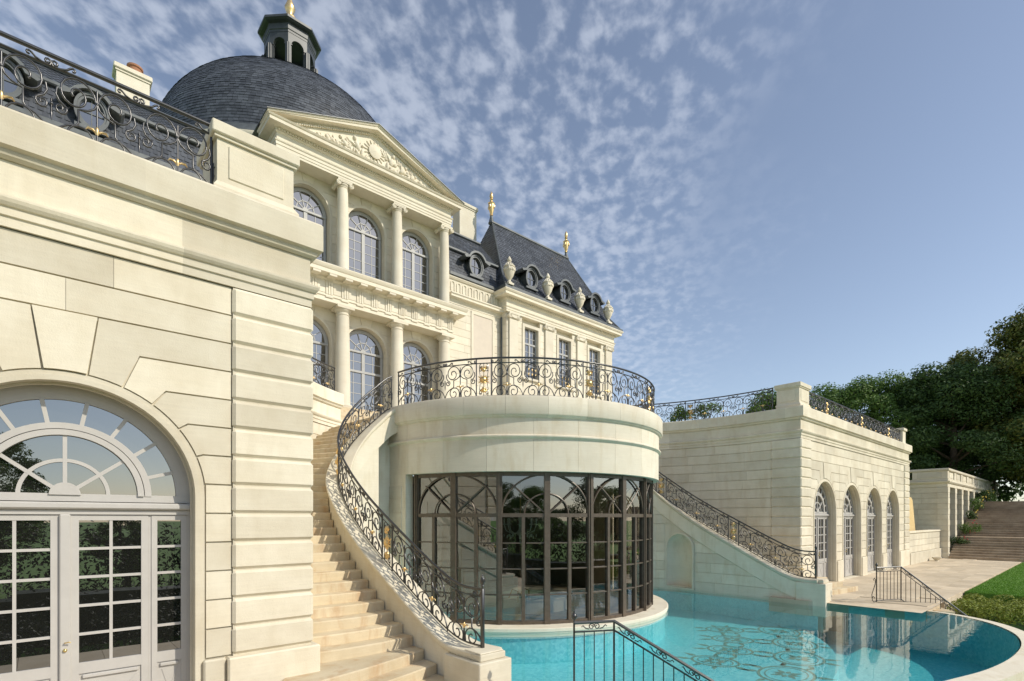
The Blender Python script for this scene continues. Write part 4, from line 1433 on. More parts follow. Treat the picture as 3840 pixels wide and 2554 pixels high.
# railings of the terraces and stairs
GR = 'wrought iron terrace railings'
Pd = [polar(4.72, R(-87) + (R(174)) * i / 80, DZ) for i in range(81)]
railing('iron_railing', 'black iron railing with gilt sunbursts crowning the round drum', Pd, 1.03, 0.86, gold=(0.203, .405, 0.61, .80), group=GR)
rp = [(p[0], p[1], p[2]) for p in RP[2:-6]]
railing('iron_railing', 'iron railing sweeping down the near staircase to an urn-topped newel', rp, 0.93, 0.80, gold=(0.345, .70), group=GR, newel=0.0)
MIR = True
railing('iron_railing', 'iron railing along the sloping wall of the far staircase', rp, 0.93, 0.80, gold=(0.345, .70), group=GR, newel=0.0)
MIR = False
railing('iron_railing', 'iron railing with gilt fleurons on the near pavilion parapet at upper left', [(-4.9, YF + .22, ZCOP), (1.70, YF + .22, ZCOP)], 0.99, 0.84, group=GR, bar=.0115)
cpR = offset_path(court_path())
cin = [(p[0] - p[2] * .22, p[1] - p[3] * .22, ZCOP) for p in cpR]
cin = [q for q in cin if q[1] > 8.75]
railing('iron_railing', 'curved iron railing beside the portico above the near stair wall', cin, 0.93, 0.86, gold=(.35, .62), group=GR)
MIR = True
railing('iron_railing', 'iron railing against the sky on the curved far court wall', cin, 0.93, 0.86, gold=(.32, .62), group=GR)
railing('iron_railing', 'iron railing with gilt ornaments on the far pavilion parapet before the trees', [(1.70, YF + .22, ZCOP), (-12.85, YF + .22, ZCOP)], 0.83, 0.84, gold=(.165, .50, .83), group=GR)
MIR = False

# ------------------------------------------------------------------ the chateau
CH = thing('chateau', 'cream stone chateau with slate dome, columned portico and mansard roofs', 'chateau')
FL1, FL2 = 8.0, 14.5
YW = 25.15                                     # wall behind the portico columns
YCOL = 24.64
# upper terrace and the flight that climbs to it from the drum terrace
for k in range(13):
    b = B(); b.box(X0 - 4.5, X0 + 4.5, 18.2 + k * .46, 24.2, 5.70 + k * .177 - .02, 5.70 + (k + 1) * .177)
    obj('terrace_step', b, 'stone_step', CH)
for xa, xb in ((-30, X0 - 4.6), (X0 + 4.6, 60)):
    b = B(); b.box(xa, xb, 19.0, 24.6, 5.0, 6.88); obj('terrace', b, 'stone', CH)
b = B(); b.box(X0 - 5.0, X0 + 5.0, 24.1, 25.2, 6.5, FL1); obj('stylobate', b, 'stone', CH)

def arch_wall(parent, xs, hw, z0, zs, ztop, xa, xb, y, depth=.45, mat='stone_far', name='wall'):
    b = B(); prev = xa
    for c in xs:
        b.add([(prev, y, z0), (c - hw, y, z0), (c - hw, y, ztop), (prev, y, ztop)], [(0, 1, 2, 3)])
        n = 20; vs = []
        for i in range(n + 1):
            a = pi - pi * i / n
            x, z = c + hw * math.cos(a), zs + hw * math.sin(a)
            vs += [(x, y, ztop), (x, y, z), (x, y + depth, z)]
        b.add(vs, [(i * 3, i * 3 + 3, i * 3 + 4, i * 3 + 1) for i in range(n)] + [(i * 3 + 1, i * 3 + 4, i * 3 + 5, i * 3 + 2) for i in range(n)])
        for x in (c - hw, c + hw): b.add([(x, y, z0), (x, y + depth, z0), (x, y + depth, zs), (x, y, zs)], [(0, 1, 2, 3)])
        prev = c + hw
    b.add([(prev, y, z0), (xb, y, z0), (xb, y, ztop), (prev, y, ztop)], [(0, 1, 2, 3)])
    return obj(name, b, mat, parent)
BX = [X0 - 2.96, X0, X0 + 2.96]
wl1 = arch_wall(CH, BX, 1.14, FL1, 11.36, 13.1, X0 - 4.8, X0 + 4.8, YW + .02)
wl2 = arch_wall(CH, BX, 1.04, FL2 - .1, 17.56, 19.2, X0 - 4.7, X0 + 4.7, YW + .02)
def bay_stones(wall, c, hw, z0, zs, ztop, lim, cut=0.008):
    n = int((zs - z0) / .42); h = (zs - z0) / n
    for k in range(n):
        for s in (-1, 1):
            x0, x1 = sorted((c + s * (hw + .13), c + s * lim))
            ubox('stone', 'stone_far', wall, x0 + .003, x1 - .003, YW, YW + .05, z0 + k * h + cut, z0 + (k + 1) * h - cut)
    Rv = hw + .13
    JAs = [R(0), R(27), R(54), R(78)]
    zl = [zs, zs + .50, zs + 1.0, ztop]
    for s in (-1, 1):
        for i in range(3):
            a0, a1 = JAs[i], JAs[i + 1]; P = []
            for q in range(5):
                a = a0 + .008 + (a1 - a0 - .016) * q / 4; P.append((Rv * math.cos(a), Rv * math.sin(a)))
            def knee(a, z):
                if math.sin(a) < .05: return None
                r_ = max((z - zs) / math.sin(a), Rv * 1.02); return (min(r_ * math.cos(a), lim), z - zs)
            k1 = knee(a1, zl[i + 1]); P.append((k1[0] + .004, k1[1] - cut))
            if k1[0] < lim - .02: P.append((lim, zl[i + 1] - zs - cut))
            P.append((lim, zl[i] - zs + cut))
            k0 = knee(a0, zl[i])
            if k0 and k0[0] < lim - .02: P.append((k0[0] + .004, k0[1] + cut))
            bb = B(); bb.prism([(c + s * x, zs + z) for x, z in P], YW, YW + .05); obj('voussoir', bb, 'stone_far', wall)
    a1 = JAs[3]; P = [(Rv * math.cos(a), Rv * math.sin(a)) for a in [a1 + .008 + (pi - 2 * a1 - .016) * q / 4 for q in range(5)]]
    rk = (ztop - zs) / math.sin(a1); P += [(-rk * math.cos(a1) + .006, ztop - zs - cut), (rk * math.cos(a1) - .006, ztop - zs - cut)]
    bb = B(); bb.prism([(c + x, zs + z) for x, z in P], YW - .015, YW + .05); obj('keystone', bb, 'stone_far', wall)
    bb = B()
    arc_bar(bb, hw - .005, hw + .06, YW - .02, YW + .06, 0, pi, 24, c, zs); arc_bar(bb, hw + .062, hw + .125, YW - .005, YW + .06, 0, pi, 24, c, zs)
    for s in (-1, 1):
        x0, x1 = sorted((c + s * (hw - .005), c + s * (hw + .06))); bb.box(x0, x1, YW - .02, YW + .06, z0, zs)
        x0, x1 = sorted((c + s * (hw + .062), c + s * (hw + .125))); bb.box(x0, x1, YW - .005, YW + .06, z0, zs)
    obj('arch_surround', bb, 'stone_far', CH, smooth=35)
for c in BX:
    bay_stones(wl1, c, 1.14, FL1, 11.36, 13.0, 1.47)
    bay_stones(wl2, c, 1.04, FL2, 17.56, 19.1, 1.47)
def chateau_window(c, hw, z0, zs, rows, split=None):
    """arched casement: fanlight, transom, two leaves of panes; split = extra transom height"""
    y = YW + .34
    def fn():
        b = B()
        arc_bar(b, hw - .16, hw + .01, 0, .12, 0, pi, 26, 0, zs)
        arc_bar(b, hw * .42 - .02, hw * .42 + .02, .02, .08, 0, pi, 18, 0, zs)
        for a in (R(0), R(36), R(72), R(108), R(144), R(180)):
            rad_bar(b, a if a not in (0, pi) else a, .1, hw - .12, .04, .02, .08, 0, zs) if 0 < a < pi else None
        b.prism([(0.13 * math.cos(pi * i / 8), zs + 0.13 * math.sin(pi * i / 8)) for i in range(9)], .0, .09)
        b.cbox(-hw, hw, -.03, .11, zs - .10, zs + .015, .015)
        for s in (-1, 1):
            x0, x1 = sorted((s * (hw - .12), s * hw)); b.box(x0, x1, .01, .12, z0, zs - .1)
        b.box(-.085, .085, .0, .1, z0, zs - .1)
        b.box(-hw + .12, hw - .12, .015, .09, z0, z0 + .10)
        if split: b.cbox(-hw + .1, hw - .1, -.02, .10, split - .06, split + .06, .012)
        return b
    me = cached(('cw', hw, zs), fn, 30, 'grey_frame')
    w = bpy.data.objects.new('window', me); col.objects.link(w); w.parent = CH; w.location = (c, y, 0)
    zones = [(z0 + .10, (split - .06 if split else zs - .10), rows[0])]
    if split: zones.append((split + .06, zs - .10, rows[1]))
    bars = B()
    for za, zb, n in zones:
        for s in (-1, 1):
            xa, xb = sorted((s * .085, s * (hw - .12)))
            xm = (xa + xb) / 2
            bars.box(xm - .016, xm + .016, .03, .07, za, zb)
            for k in range(n):
                a_, c_ = za + (zb - za) * k / n, za + (zb - za) * (k + 1) / n
                if k: bars.box(xa, xb, .031, .069, a_ - .016, a_ + .016)
                rect_pane(w, xa, xm, a_, c_, .05, 'pane_far'); rect_pane(w, xm, xb, a_, c_, .05, 'pane_far')
    me = cached(('cwb', hw, zs), lambda: bars, None, 'grey_frame')
    o = bpy.data.objects.new('glazing_bars', me); col.objects.link(o); o.parent = w
    ed = [0, R(36), R(72), R(108), R(144), pi]
    for a0, a1 in zip(ed[:-1], ed[1:]):
        me = cached(('cf', hw, round(a0, 2)), lambda: sector(.0, hw - .14, a0, a1, .05, .056), None, 'pane_far')
        place_pane(w, me, 0, 0, zs)
    return w
for c in BX:
    chateau_window(c, 1.10, FL1 + .02, 11.36, (4, 2), 10.30)
    chateau_window(c, 1.00, FL2, 17.56, (6,), None)
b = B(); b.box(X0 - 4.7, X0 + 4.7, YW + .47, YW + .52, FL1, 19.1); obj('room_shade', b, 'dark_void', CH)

# columns
def doric():
    b = B(); H_ = 12.98 - FL1
    b.box(-.46, .46, -.46, .46, 0, .14)
    b.lathe([(.44, .14), (.46, .19), (.44, .25), (.37, .27), (.36, .30), (.355, 1.6), (.335, 3.0), (.30, H_ - .42), (.30, H_ - .40), (.325, H_ - .385), (.325, H_ - .36), (.30, H_ - .345), (.30, H_ - .27), (.33, H_ - .25), (.40, H_ - .16), (.41, H_ - .13)], 28)
    b.box(-.43, .43, -.43, .43, H_ - .13, H_ - .001)
    return b
def ionic():
    b = B(); H_ = 19.06 - FL2
    b.box(-.40, .40, -.40, .40, 0, .12)
    b.lathe([(.38, .12), (.40, .17), (.37, .23), (.31, .26), (.295, .30), (.29, 1.5), (.275, 2.8), (.245, H_ - .32), (.27, H_ - .30), (.27, H_ - .27)], 26)
    return b
def ionic_cap():
    b = B(); H_ = 19.06 - FL2
    b.lathe([(.25, H_ - .27), (.31, H_ - .19), (.31, H_ - .15)], 22)
    b.box(-.36, .36, -.33, .33, H_ - .08, H_ - .001)
    for s in (-1, 1):
        b2 = B(); b2.tube([(s * .32, -.34, H_ - .19), (s * .32, -.1, H_ - .19), (s * .32, .1, H_ - .19), (s * .32, .34, H_ - .19)], [.115, .085, .085, .115], 12)
        b.add(b2.v, b2.f)
        for yy in (-.345, .345):
            b.tube([(s * .32 + r_ * math.cos(a), yy, H_ - .19 + r_ * math.sin(a)) for r_, a in [(.115 - .09 * i / 14, s * (pi / 2 - i * .75)) for i in range(15)]], .014, 4)
    b.box(-.30, .30, -.32, .32, H_ - .13, H_ - .082)
    return b
md, mi, mc = mesh('column', doric(), 35), mesh('column', ionic(), 35), mesh('capital', ionic_cap(), 35)
for m_ in (md, mi, mc): m_.materials.append(MATS['stone_far'])
for k in range(4):
    x = X0 - 4.44 + 2.96 * k
    o = obj('column', md, None, CH, loc=(x, YCOL, FL1))
    o = obj('column', mi, None, CH, loc=(x, YCOL, FL2))
    obj('capital', mc, None, o)
def around(hx, yf, yb):
    return offset_path([(X0 - hx, yb), (X0 - hx, yf), (X0 + hx, yf), (X0 + hx, yb)])
# lower entablature
b = B(); b.sweep(around(4.8, 24.28, YW + .3), [(-.9, 12.98), (0, 12.98), (0, 13.20), (.045, 13.21), (.045, 13.275), (0.0, 13.28), (0, 13.93), (.05, 13.95), (.09, 14.0), (.10, 14.09), (.53, 14.10), (.53, 14.27), (.56, 14.29), (.60, 14.36), (.63, 14.43), (.63, 14.47), (-.9, FL2)], True)
ent = obj('entablature', b, 'stone_far', CH)
b = B(); b.box(-.18, .18, -.40, 0, -.10, 0)
me_m = mesh('modillion', b); me_m.materials.append(MATS['stone_far'])
def trig():
    b = B()
    for k in (-1, 0, 1): b.cbox(k * .12 - .05, k * .12 + .05, -.05, .01, 0, .60, .015)
    b.box(-.18, .18, -.055, .01, .602, .645)
    return b
me_t = mesh('triglyph', trig()); me_t.materials.append(MATS['stone_far'])
b = B(); b.box(-.18, .18, -.05, .0, -.06, 0); me_r = mesh('regula', b); me_r.materials.append(MATS['stone_far'])
b = B(); b.cbox(-.19, .19, -.022, .01, 0, .50, .008); me_p = mesh('metope', b); me_p.materials.append(MATS['stone_far'])
for k in range(13):
    x = X0 - 4.6 + .7667 * k
    obj('modillion', me_m, None, ent, loc=(x, 24.28 - .115, 14.098))
    obj('triglyph', me_t, None, ent, loc=(x, 24.28, 13.285))
    obj('regula', me_r, None, ent, loc=(x, 24.28, 13.208))
    if k < 12: obj('metope', me_p, None, ent, loc=(x + .383, 24.28, 13.35))
b = B(); b.box(X0 - 5.3, X0 + 5.3, 23.72, YW, 14.468, 14.515); obj('lead_flashing', b, 'lead', CH)
# upper entablature and pediment
b = B(); b.sweep(around(4.66, 24.30, YW + .3), [(-.9, 19.06), (0, 19.06), (0, 19.17), (.025, 19.175), (.025, 19.30), (.05, 19.305), (.05, 19.44), (.08, 19.45), (.10, 19.50), (.0, 19.515), (0, 19.84), (.05, 19.86), (.07, 19.90), (-.9, 19.91)], True)
obj('entablature', b, 'stone_far', CH)
b = B(); b.sweep(around(4.66, 24.30, YW + .3), [(.0, 19.912), (.07, 19.912), (.07, 20.0), (.17, 20.02), (.42, 20.03), (.42, 20.17), (.46, 20.19), (.50, 20.25), (-.9, 20.26), (-.9, 19.912)], True)
obj('cornice', b, 'stone_far', CH)
b = B()
for k in range(78):
    x = X0 - 4.62 + k * .12; b.box(x, x + .075, 24.30 - .13, 24.30 - .069, 19.915, 19.995)
o = obj('dentil_band', b, 'stone_far', CH); o['kind'] = 'stuff'
PZ, PA, PH = 20.26, 22.10, 5.16                 # eaves, inner apex, half width
sl = (PA - PZ) / PH
b = B(); b.prism([(X0 - PH + .2, PZ), (X0 + PH - .2, PZ), (X0, PA)], 24.26, 24.5); tym = obj('tympanum', b, 'stone_far', CH)
b = B()                                         # raking cornices
rk = [(24.24, -.33), (24.20, -.30), (24.20, -.24), (24.10, -.22), (23.88, -.21), (23.88, -.07), (23.84, -.05), (23.80, .03), (24.9, .05), (24.9, -.33)]
for s in (-1, 1):
    vs = []
    for (x, z) in ((X0 + s * (PH + .02), PZ + .0), (X0, PA + .01)):
        for y_, h in rk: vs.append((x, y_, z + h + .06 if True else 0))
    k = len(rk)
    fs = [(q, (q + 1) % k, (q + 1) % k + k, q + k) for q in range(k)] + [tuple(range(k))]
    bb = B(); bb.add(vs, fs)
    for i, v in enumerate(bb.v):                # nothing of the rake drops below the level cornice
        if v[2] < PZ + .004 and i < k: bb.v[i] = (v[0], v[1], PZ + .004)
    obj('raking_cornice', bb, 'stone_far', CH)
    bb = B()
    for q in range(44):
        u = (q + .5) / 46 * .93 + .05; x = X0 + s * PH * (1 - u); z = PZ + (PA - PZ) * u - .24
        if z > PZ + .02: bb.box(x - .035, x + .035, 24.14, 24.21, z - .0, z + .07)
    o = obj('rake_dentil', bb, 'stone_far', CH); o['kind'] = 'stuff'
    bb = B(); x1 = X0 + s * (PH + .06)
    bb.add([(x1, 23.76, PZ + .095), (X0, 23.76, PA + .13), (X0, 27.5, PA + .13), (x1, 27.5, PZ + .095), (x1, 23.76, PZ + .06), (X0, 23.76, PA + .10), (X0, 27.5, PA + .1), (x1, 27.5, PZ + .06)],
           [(0, 1, 2, 3), (0, 1, 5, 4), (4, 5, 6, 7), (0, 3, 7, 4)])
    obj('pediment_roof', bb, 'lead', CH)
# carved relief: shield of rays, winged and reclining figures tapering to both corners
rnd = random.Random(3)
b = B()
def blob(x, z, rx, rz, d, tilt=0.0):
    rot = Matrix.Rotation(tilt, 3, 'Y')
    b.ball((X0 + x, 24.26 - d * .2, PZ + z), (rx, d, rz), 7, 5, rot)
b.lathe([(0, 0), (.30, 0), (.34, -.04), (.34, -.08), (.28, -.10), (0, -.14)], 18)
n0 = 18 * 6
b.v = [(X0 + x, 24.24 + z, PZ + .78 + y) for x, y, z in b.v]
for k in range(16):
    a = 2 * pi * k / 16; blob(.47 * math.cos(a), .78 + .42 * math.sin(a), .14, .03, .05, -a)
def figure(x, z, s, lean):
    c, sn = math.cos(lean), math.sin(lean)
    def P(u, v): return x + s * (u * c + v * sn), z + s * (v * c - u * sn)
    for (u, v, rx, rz, d, t_) in ((0, 0, .13, .22, .12, 0), (0, .33, .085, .10, .10, 0), (.17, .05, .06, .2, .08, .7), (-.18, .08, .06, .2, .08, -.8), (.14, -.28, .08, .22, .10, .5), (-.10, -.30, .08, .22, .10, -.3), (.30, -.42, .06, .17, .08, .9)):
        px, pz = P(u, v); blob(px, pz, rx * s, rz * s, d * s, lean + t_)
    for q in range(3):
        px, pz = P(-.3 - .09 * q, .18 - .05 * q); blob(px, pz, .05 * s, .2 * s, .05, lean - .5 - .25 * q)
for sg in (-1, 1):
    figure(sg * .92, .66, 1.08, sg * .35); figure(sg * 1.55, .50, .92, sg * .75); figure(sg * 2.15, .38, .72, sg * .95)
    figure(sg * 2.72, .28, .52, sg * 1.1); figure(sg * 3.2, .20, .36, sg * 1.3)
    for k in range(26):
        x = sg * rnd.uniform(.6, 3.7); top = (PA - PZ) * (1 - abs(x) / PH) - .38
        if top > .12: blob(x, rnd.uniform(.07, max(.1, top * .75)), rnd.uniform(.05, .13), rnd.uniform(.05, .13), rnd.uniform(.05, .09), rnd.uniform(0, 3))
obj('relief_sculpture', b, 'stone_far', tym, smooth=60)

# slate helper
def slates(name, parent, quad, row=.22, wid=.24, mat='slate', thick=.012, nrm=None):
    """quad: p00,p10 (bottom edge), p01,p11 (top edge)"""
    p00, p10, p01, p11 = [Vector(p) for p in quad]
    n = (p10 - p00).cross(p01 - p00).normalized()
    if nrm is not None and n.dot(Vector(nrm)) < 0: n = -n
    hgt = ((p01 - p00).length + (p11 - p10).length) / 2
    rows = max(2, int(hgt / row)); v = []; f = []
    v += [tuple(p00), tuple(p10), tuple(p11), tuple(p01)]; f.append((0, 1, 2, 3))
    for r_ in range(rows):
        t0, t1 = r_ / rows, min(1, (r_ + 1.25) / rows)
        a0, b0 = p00.lerp(p01, t0), p10.lerp(p11, t0); a1, b1 = p00.lerp(p01, t1), p10.lerp(p11, t1)
        m = max(1, int((b0 - a0).length / wid)); off = (r_ % 2) * .5
        for c in range(-1, m + 1):
            u0, u1 = (c + off) / m, (c + 1 + off) / m - .004
            u0, u1 = max(0, u0), min(1, u1)
            if u1 - u0 < .2 / m: continue
            j = random.uniform(.7, 1.5) * thick; dz = random.uniform(-.006, .006)
            q0, q1, q2, q3 = a0.lerp(b0, u0) + n * (j + .012), a0.lerp(b0, u1) + n * (j + .012), a1.lerp(b1, u1) + n * .004, a1.lerp(b1, u0) + n * .004
            q0.z += dz; q1.z += dz
            e0, e1 = a0.lerp(b0, u0) + n * .002, a0.lerp(b0, u1) + n * .002
            i = len(v); v += [tuple(q0), tuple(q1), tuple(q2), tuple(q3), tuple(e0), tuple(e1)]
            f += [(i, i + 1, i + 2, i + 3), (i, i + 4, i + 5, i + 1)]
    o = obj(name, fastmesh(name, v, f, mat), mat, parent); 
    return o
# oval dormers
def dormer_mesh():
    b = B()
    def el(rx, rz, y0, y1, w):
        vs = []; n = 28
        for i in range(n):
            a = 2 * pi * i / n
            for q, y in (((1), y0), ((1 + w), y0), ((1 + w), y1), ((1), y1)):
                vs.append((rx * q * math.cos(a), y, rz * q * math.sin(a)))
        b.add(vs, [(i * 4 + q, ((i + 1) % n) * 4 + q, ((i + 1) % n) * 4 + (q + 1) % 4, i * 4 + (q + 1) % 4) for i in range(n) for q in range(4)])
    el(.37, .50, -.16, 1.4, .22); el(.44, .58, -.20, -.10, .18); el(.36, .49, -.06, 0.05, .1)
    P = [(.60 * math.cos(a), .05 + .66 * math.sin(a)) for a in [R(25) + R(130) * i / 14 for i in range(15)]]
    P = [(.86, .22)] + P + [(-.86, .22)]
    Q = [(x * 1.13, z + .11) for x, z in P]
    b.prism(P + Q[::-1], -.34, 1.2)
    b.box(-.5, .5, -.22, .2, -.70, -.58)
    return b
def dormer_bars():
    b = B(); b.box(-.018, .018, -.05, 0, -.49, .49); b.box(-.36, .36, -.051, -.001, -.018, .018); return b
me_d, me_db = mesh('dormer', dormer_mesh(), 35), mesh('dormer_bars', dormer_bars())
me_db.materials.append(MATS['lead'])
me_dp = mesh('dormer_pane', B().prism([(.37 * math.cos(2 * pi * i / 20), .5 * math.sin(2 * pi * i / 20)) for i in range(20)], -.02, -.012))
me_dp.materials.append(MATS['pane_far'])
me_ds = me_d.copy(); me_d.materials.append(MATS['lead']); me_ds.materials.append(MATS['stone_far'])
def dormer(parent, x, y, z, stone=False):
    o = obj('dormer_window', me_ds if stone else me_d, None, parent, loc=(x, y, z))
    obj('glazing_bars', me_db, None, o); obj('pane', me_dp, None, o)
# wings
def wing(xa, xb, dorm, stone=False, rz=20.55):
    w = B(); w.box(xa, xb, 24.77, 25.2, FL1, 15.2); wl = obj('wing_wall', w, 'stone_far', CH)
    n = 16
    for k in range(n):
        z0 = FL1 + k * .44
        x = xa
        while x < xb - .05:
            x2 = min(xb, x + random.uniform(1.0, 1.5))
            if xb - x2 < .3: x2 = xb
            ubox('stone', 'stone_far', wl, x + .003, x2 - .003, 24.745, 24.79, z0 + .008, z0 + .432)
            x = x2
    b = B(); pth = [(xa, 24.745, 0, -1), (xb, 24.745, 0, -1)]
    b.sweep(pth, [(-.4, 15.04), (0, 15.04), (.02, 15.05), (.02, 15.18), (.05, 15.19), (.05, 15.28), (.12, 15.31), (.30, 15.34), (.30, 15.44), (.36, 15.50), (.36, 15.56), (-.4, 15.60)], True)
    obj('cornice', b, 'stone_far', CH)
    b = B(); b.sweep(pth, [(-.4, 15.6), (.02, 15.6), (.02, 15.72), (-.02, 15.73), (-.02, 16.42), (.04, 16.43), (.10, 16.52), (.10, 16.58), (-.4, 16.62)], True)
    att = obj('attic', b, 'stone_far', CH)
    x = xa + .3
    while x < xb - .3:                          # blind arcade of the attic
        bb = B(); arc_bar(bb, .10, .15, 24.72, 24.78, 0, pi, 10, x, 16.18)
        for s in (-1, 1):
            x0, x1 = sorted((x + s * .10, x + s * .15)); bb.box(x0, x1, 24.72, 24.78, 15.78, 16.18)
        obj('blind_arch', bb, 'stone_far', att); x += .42
    slates('mansard_roof', CH, ((xa, 24.66, 16.64), (xb, 24.66, 16.64), (xa, 25.32, 18.40), (xb, 25.32, 18.40)), nrm=(0, -1, .3))
    slates('upper_roof', CH, ((xa, 25.25, 18.52), (xb, 25.25, 18.52), (xa, 27.1, rz), (xb, 27.1, rz)), nrm=(0, -1, .3))
    b = B(); b.cbox(xa, xb, 24.58, 24.9, 16.60, 16.80, .02); obj('lead_ledge', b, 'lead', CH)
    b = B(); b.cbox(xa, xb, 25.14, 25.5, 18.38, 18.55, .04); obj('lead_ledge', b, 'lead', CH)
    b = B(); b.cbox(xa, xb, 26.95, 27.3, rz - .03, rz + .13, .05); obj('lead_ledge', b, 'lead', CH)
    for x in dorm: dormer(CH, x, 24.78, 17.62, stone)
wing(X0 + 4.8, 21.2, (19.0,))
wing(-12.0, X0 - 4.8, (-3.4, -1.07, 1.27), rz=20.15)
# blank framed panel of the right wing
b = B(); b.box(18.70, 18.86, 24.70, 24.79, 9.2, 14.95); b.box(20.3, 20.46, 24.70, 24.79, 9.2, 14.95); b.box(18.70, 20.46, 24.702, 24.79, 14.80, 14.95)
fp = obj('blind_window', b, 'stone_far', CH)
b = B(); b.box(18.862, 20.298, 24.735, 24.78, 10.9, 14.79); obj('blind', b, 'blind', fp)
b = B(); b.tube([(20.93, 24.62, 8), (20.93, 24.62, 15.1)], .05, 8); obj('downpipe', b, 'lead', CH)
# end pavilion
PX0, PX1, PY = 21.0, 31.3, 24.2
b = B(); b.box(PX0 + .02, PX1 - .02, PY + .28, 30.8, FL1, 15.5); pw = obj('pavilion_wall', b, 'stone_far', CH)
pil = [PX0 + .5 + k * 3.1 for k in range(4)]
winx = [(pil[k] + pil[k + 1]) / 2 for k in range(3)]
for k in range(17):
    z0 = FL1 + k * .44
    segs = [(PX0, winx[0] - .78), (winx[0] + .78, winx[1] - .78), (winx[1] + .78, winx[2] - .78), (winx[2] + .78, PX1)]
    for a, c in segs: ubox('stone', 'stone_far', pw, a, c, PY, PY + .30, z0 + .007, z0 + .433)
    ubox('stone', 'stone_far', pw, PX0 - .03, PX0 + .02, PY + .03, 24.74, z0 + .007, z0 + .433)
def pilaster_mesh():
    b = B(); b.cbox(-.36, .36, -.12, .02, 0, 7.0, .015); b.cbox(-.42, .42, -.16, .02, 0, .25, .03)
    b.box(-.44, .44, -.20, .02, 7.25, 7.35); b.box(-.36, .36, -.17, .02, 7.0, 7.25)
    for s in (-1, 1):
        b.tube([(s * .36, -.20, 7.12), (s * .36, .0, 7.12)], .13, 12)
        b.tube([(s * .36 + r_ * math.cos(a), -.205, 7.12 + r_ * math.sin(a)) for r_, a in [(.13 - .10 * i / 14, s * (pi / 2 - i * .75)) for i in range(15)]], .016, 4)
    b.tube([(.3 * math.cos(pi + pi * i / 10), -.19, 7.13 + .10 * math.sin(pi + pi * i / 10)) for i in range(11)], .025, 5)
    return b
me_pl = mesh('pilaster', pilaster_mesh(), 35); me_pl.materials.append(MATS['stone_far'])
for x in pil: obj('pilaster', me_pl, None, CH, loc=(x, PY, FL1))
for x in winx:
    b = B()
    for s in (-1, 1):
        x0, x1 = sorted((x + s * .60, x + s * .78)); b.box(x0, x1, PY - .06, PY + .3, 11.6, 14.78)
    b.box(x - .78, x + .78, PY - .062, PY + .3, 14.78, 14.96); b.cbox(x - .86, x + .86, PY - .14, PY + .02, 11.45, 11.6, .02)
    b.box(x - .779, x + .779, PY + .001, PY + .3, 8.0, 11.45)
    sr_ = obj('window_surround', b, 'stone_far', CH)
    b = B()
    for s in (-1, 1):
        x0, x1 = sorted((x + s * .52, x + s * .60)); b.box(x0, x1, PY + .16, PY + .24, 11.6, 14.78)
    b.box(x - .06, x + .06, PY + .155, PY + .23, 11.6, 14.78); b.cbox(x - .52, x + .52, PY + .14, PY + .23, 13.75, 13.87, .01)
    for k in range(1, 8):
        z = 11.6 + k * .43
        if abs(z - 13.8) > .12: b.box(x - .52, x + .52, PY + .18, PY + .22, z - .015, z + .015)
    for s in (-1, 1): b.box(x + s * .29 - .015, x + s * .29 + .015, PY + .181, PY + .219, 11.6, 14.78)
    wd = obj('window', b, 'grey_frame', CH)
    for s in (-1, 0, 1, 2):
        xa = x - .52 + (s + 1) * .26
        for k in range(7): rect_pane(wd, xa, xa + .26, 11.62 + k * .45, 11.62 + (k + 1) * .45, PY + .20, 'pane_far')
    b = B()
    for q in range(8): b.tube([(x - .5 + q * .143, PY - .08, 11.6), (x - .5 + q * .143, PY - .08, 12.45)], .012, 4)
    b.tube([(x - .56, PY - .08, 12.47), (x + .56, PY - .08, 12.47)], .02, 4)
    gd = obj('window_guard', b, 'iron', wd)
    b = B()
    for q in (-.3, 0, .3):
        for zz in (11.85, 12.15): b.ball((x + q, PY - .1, zz), (.06, .03, .08), 6, 5)
    obj('gilt_rosette', b, 'gold', wd)
pp = offset_path([(PX0, 25.0), (PX0, PY), (PX1, PY), (PX1, 30.8)])
b = B(); b.sweep(pp, [(-.3, 15.35), (.10, 15.35), (.10, 15.47), (.125, 15.48), (.125, 15.60), (.16, 15.62), (.18, 15.67), (.10, 15.68), (.10, 16.05), (.14, 16.07), (.17, 16.10), (.17, 16.20), (.50, 16.22), (.50, 16.36), (.55, 16.40), (.60, 16.48), (.60, 16.52), (-.3, 16.56)], True)
pe = obj('entablature', b, 'stone_far', CH)
b = B()
x = PX0 - .1
while x < PX1 + .1:
    b.box(x, x + .09, PY - .24, PY - .169, 16.105, 16.195); x += .16
o = obj('dentil_band', b, 'stone_far', CH); o['kind'] = 'stuff'
b = B(); b.box(PX0 - .55, PX1 + .55, PY - .55, 30.9, 16.54, 16.68); b.box(PX0 - .45, PX1 + .45, PY - .40, 30.9, 16.68, 16.82); obj('gutter', b, 'lead', CH)
rx0, rx1, ry, rz = 22.5, 29.9, 27.5, 22.65
e0, e1, ey = PX0 - .35, PX1 + .35, PY - .30
def bell(t):                                     # slightly flared foot of the roof
    return t
for (q0, q1, nr) in ((0, 1, (0, -1, .5)), (2, 0, (-1, 0, .3)), (1, 3, (1, 0, .3))):
    E4 = [(e0, ey, 16.80), (e1, ey, 16.80), (e0, 31, 16.80), (e1, 31, 16.80)]
    T4 = [(rx0, ry - .1, rz), (rx1, ry - .1, rz), (rx0, ry + .1, rz), (rx1, ry + .1, rz)]
    K = [tuple(E4[i][k] + (T4[i][k] - E4[i][k]) * (.16 if k < 2 else .12) for k in range(3)) for i in range(4)]
    slates('pavilion_roof', CH, (E4[q0], E4[q1], K[q0], K[q1]), nrm=nr)
    slates('pavilion_roof', CH, (K[q0], K[q1], T4[q0], T4[q1]), nrm=nr)
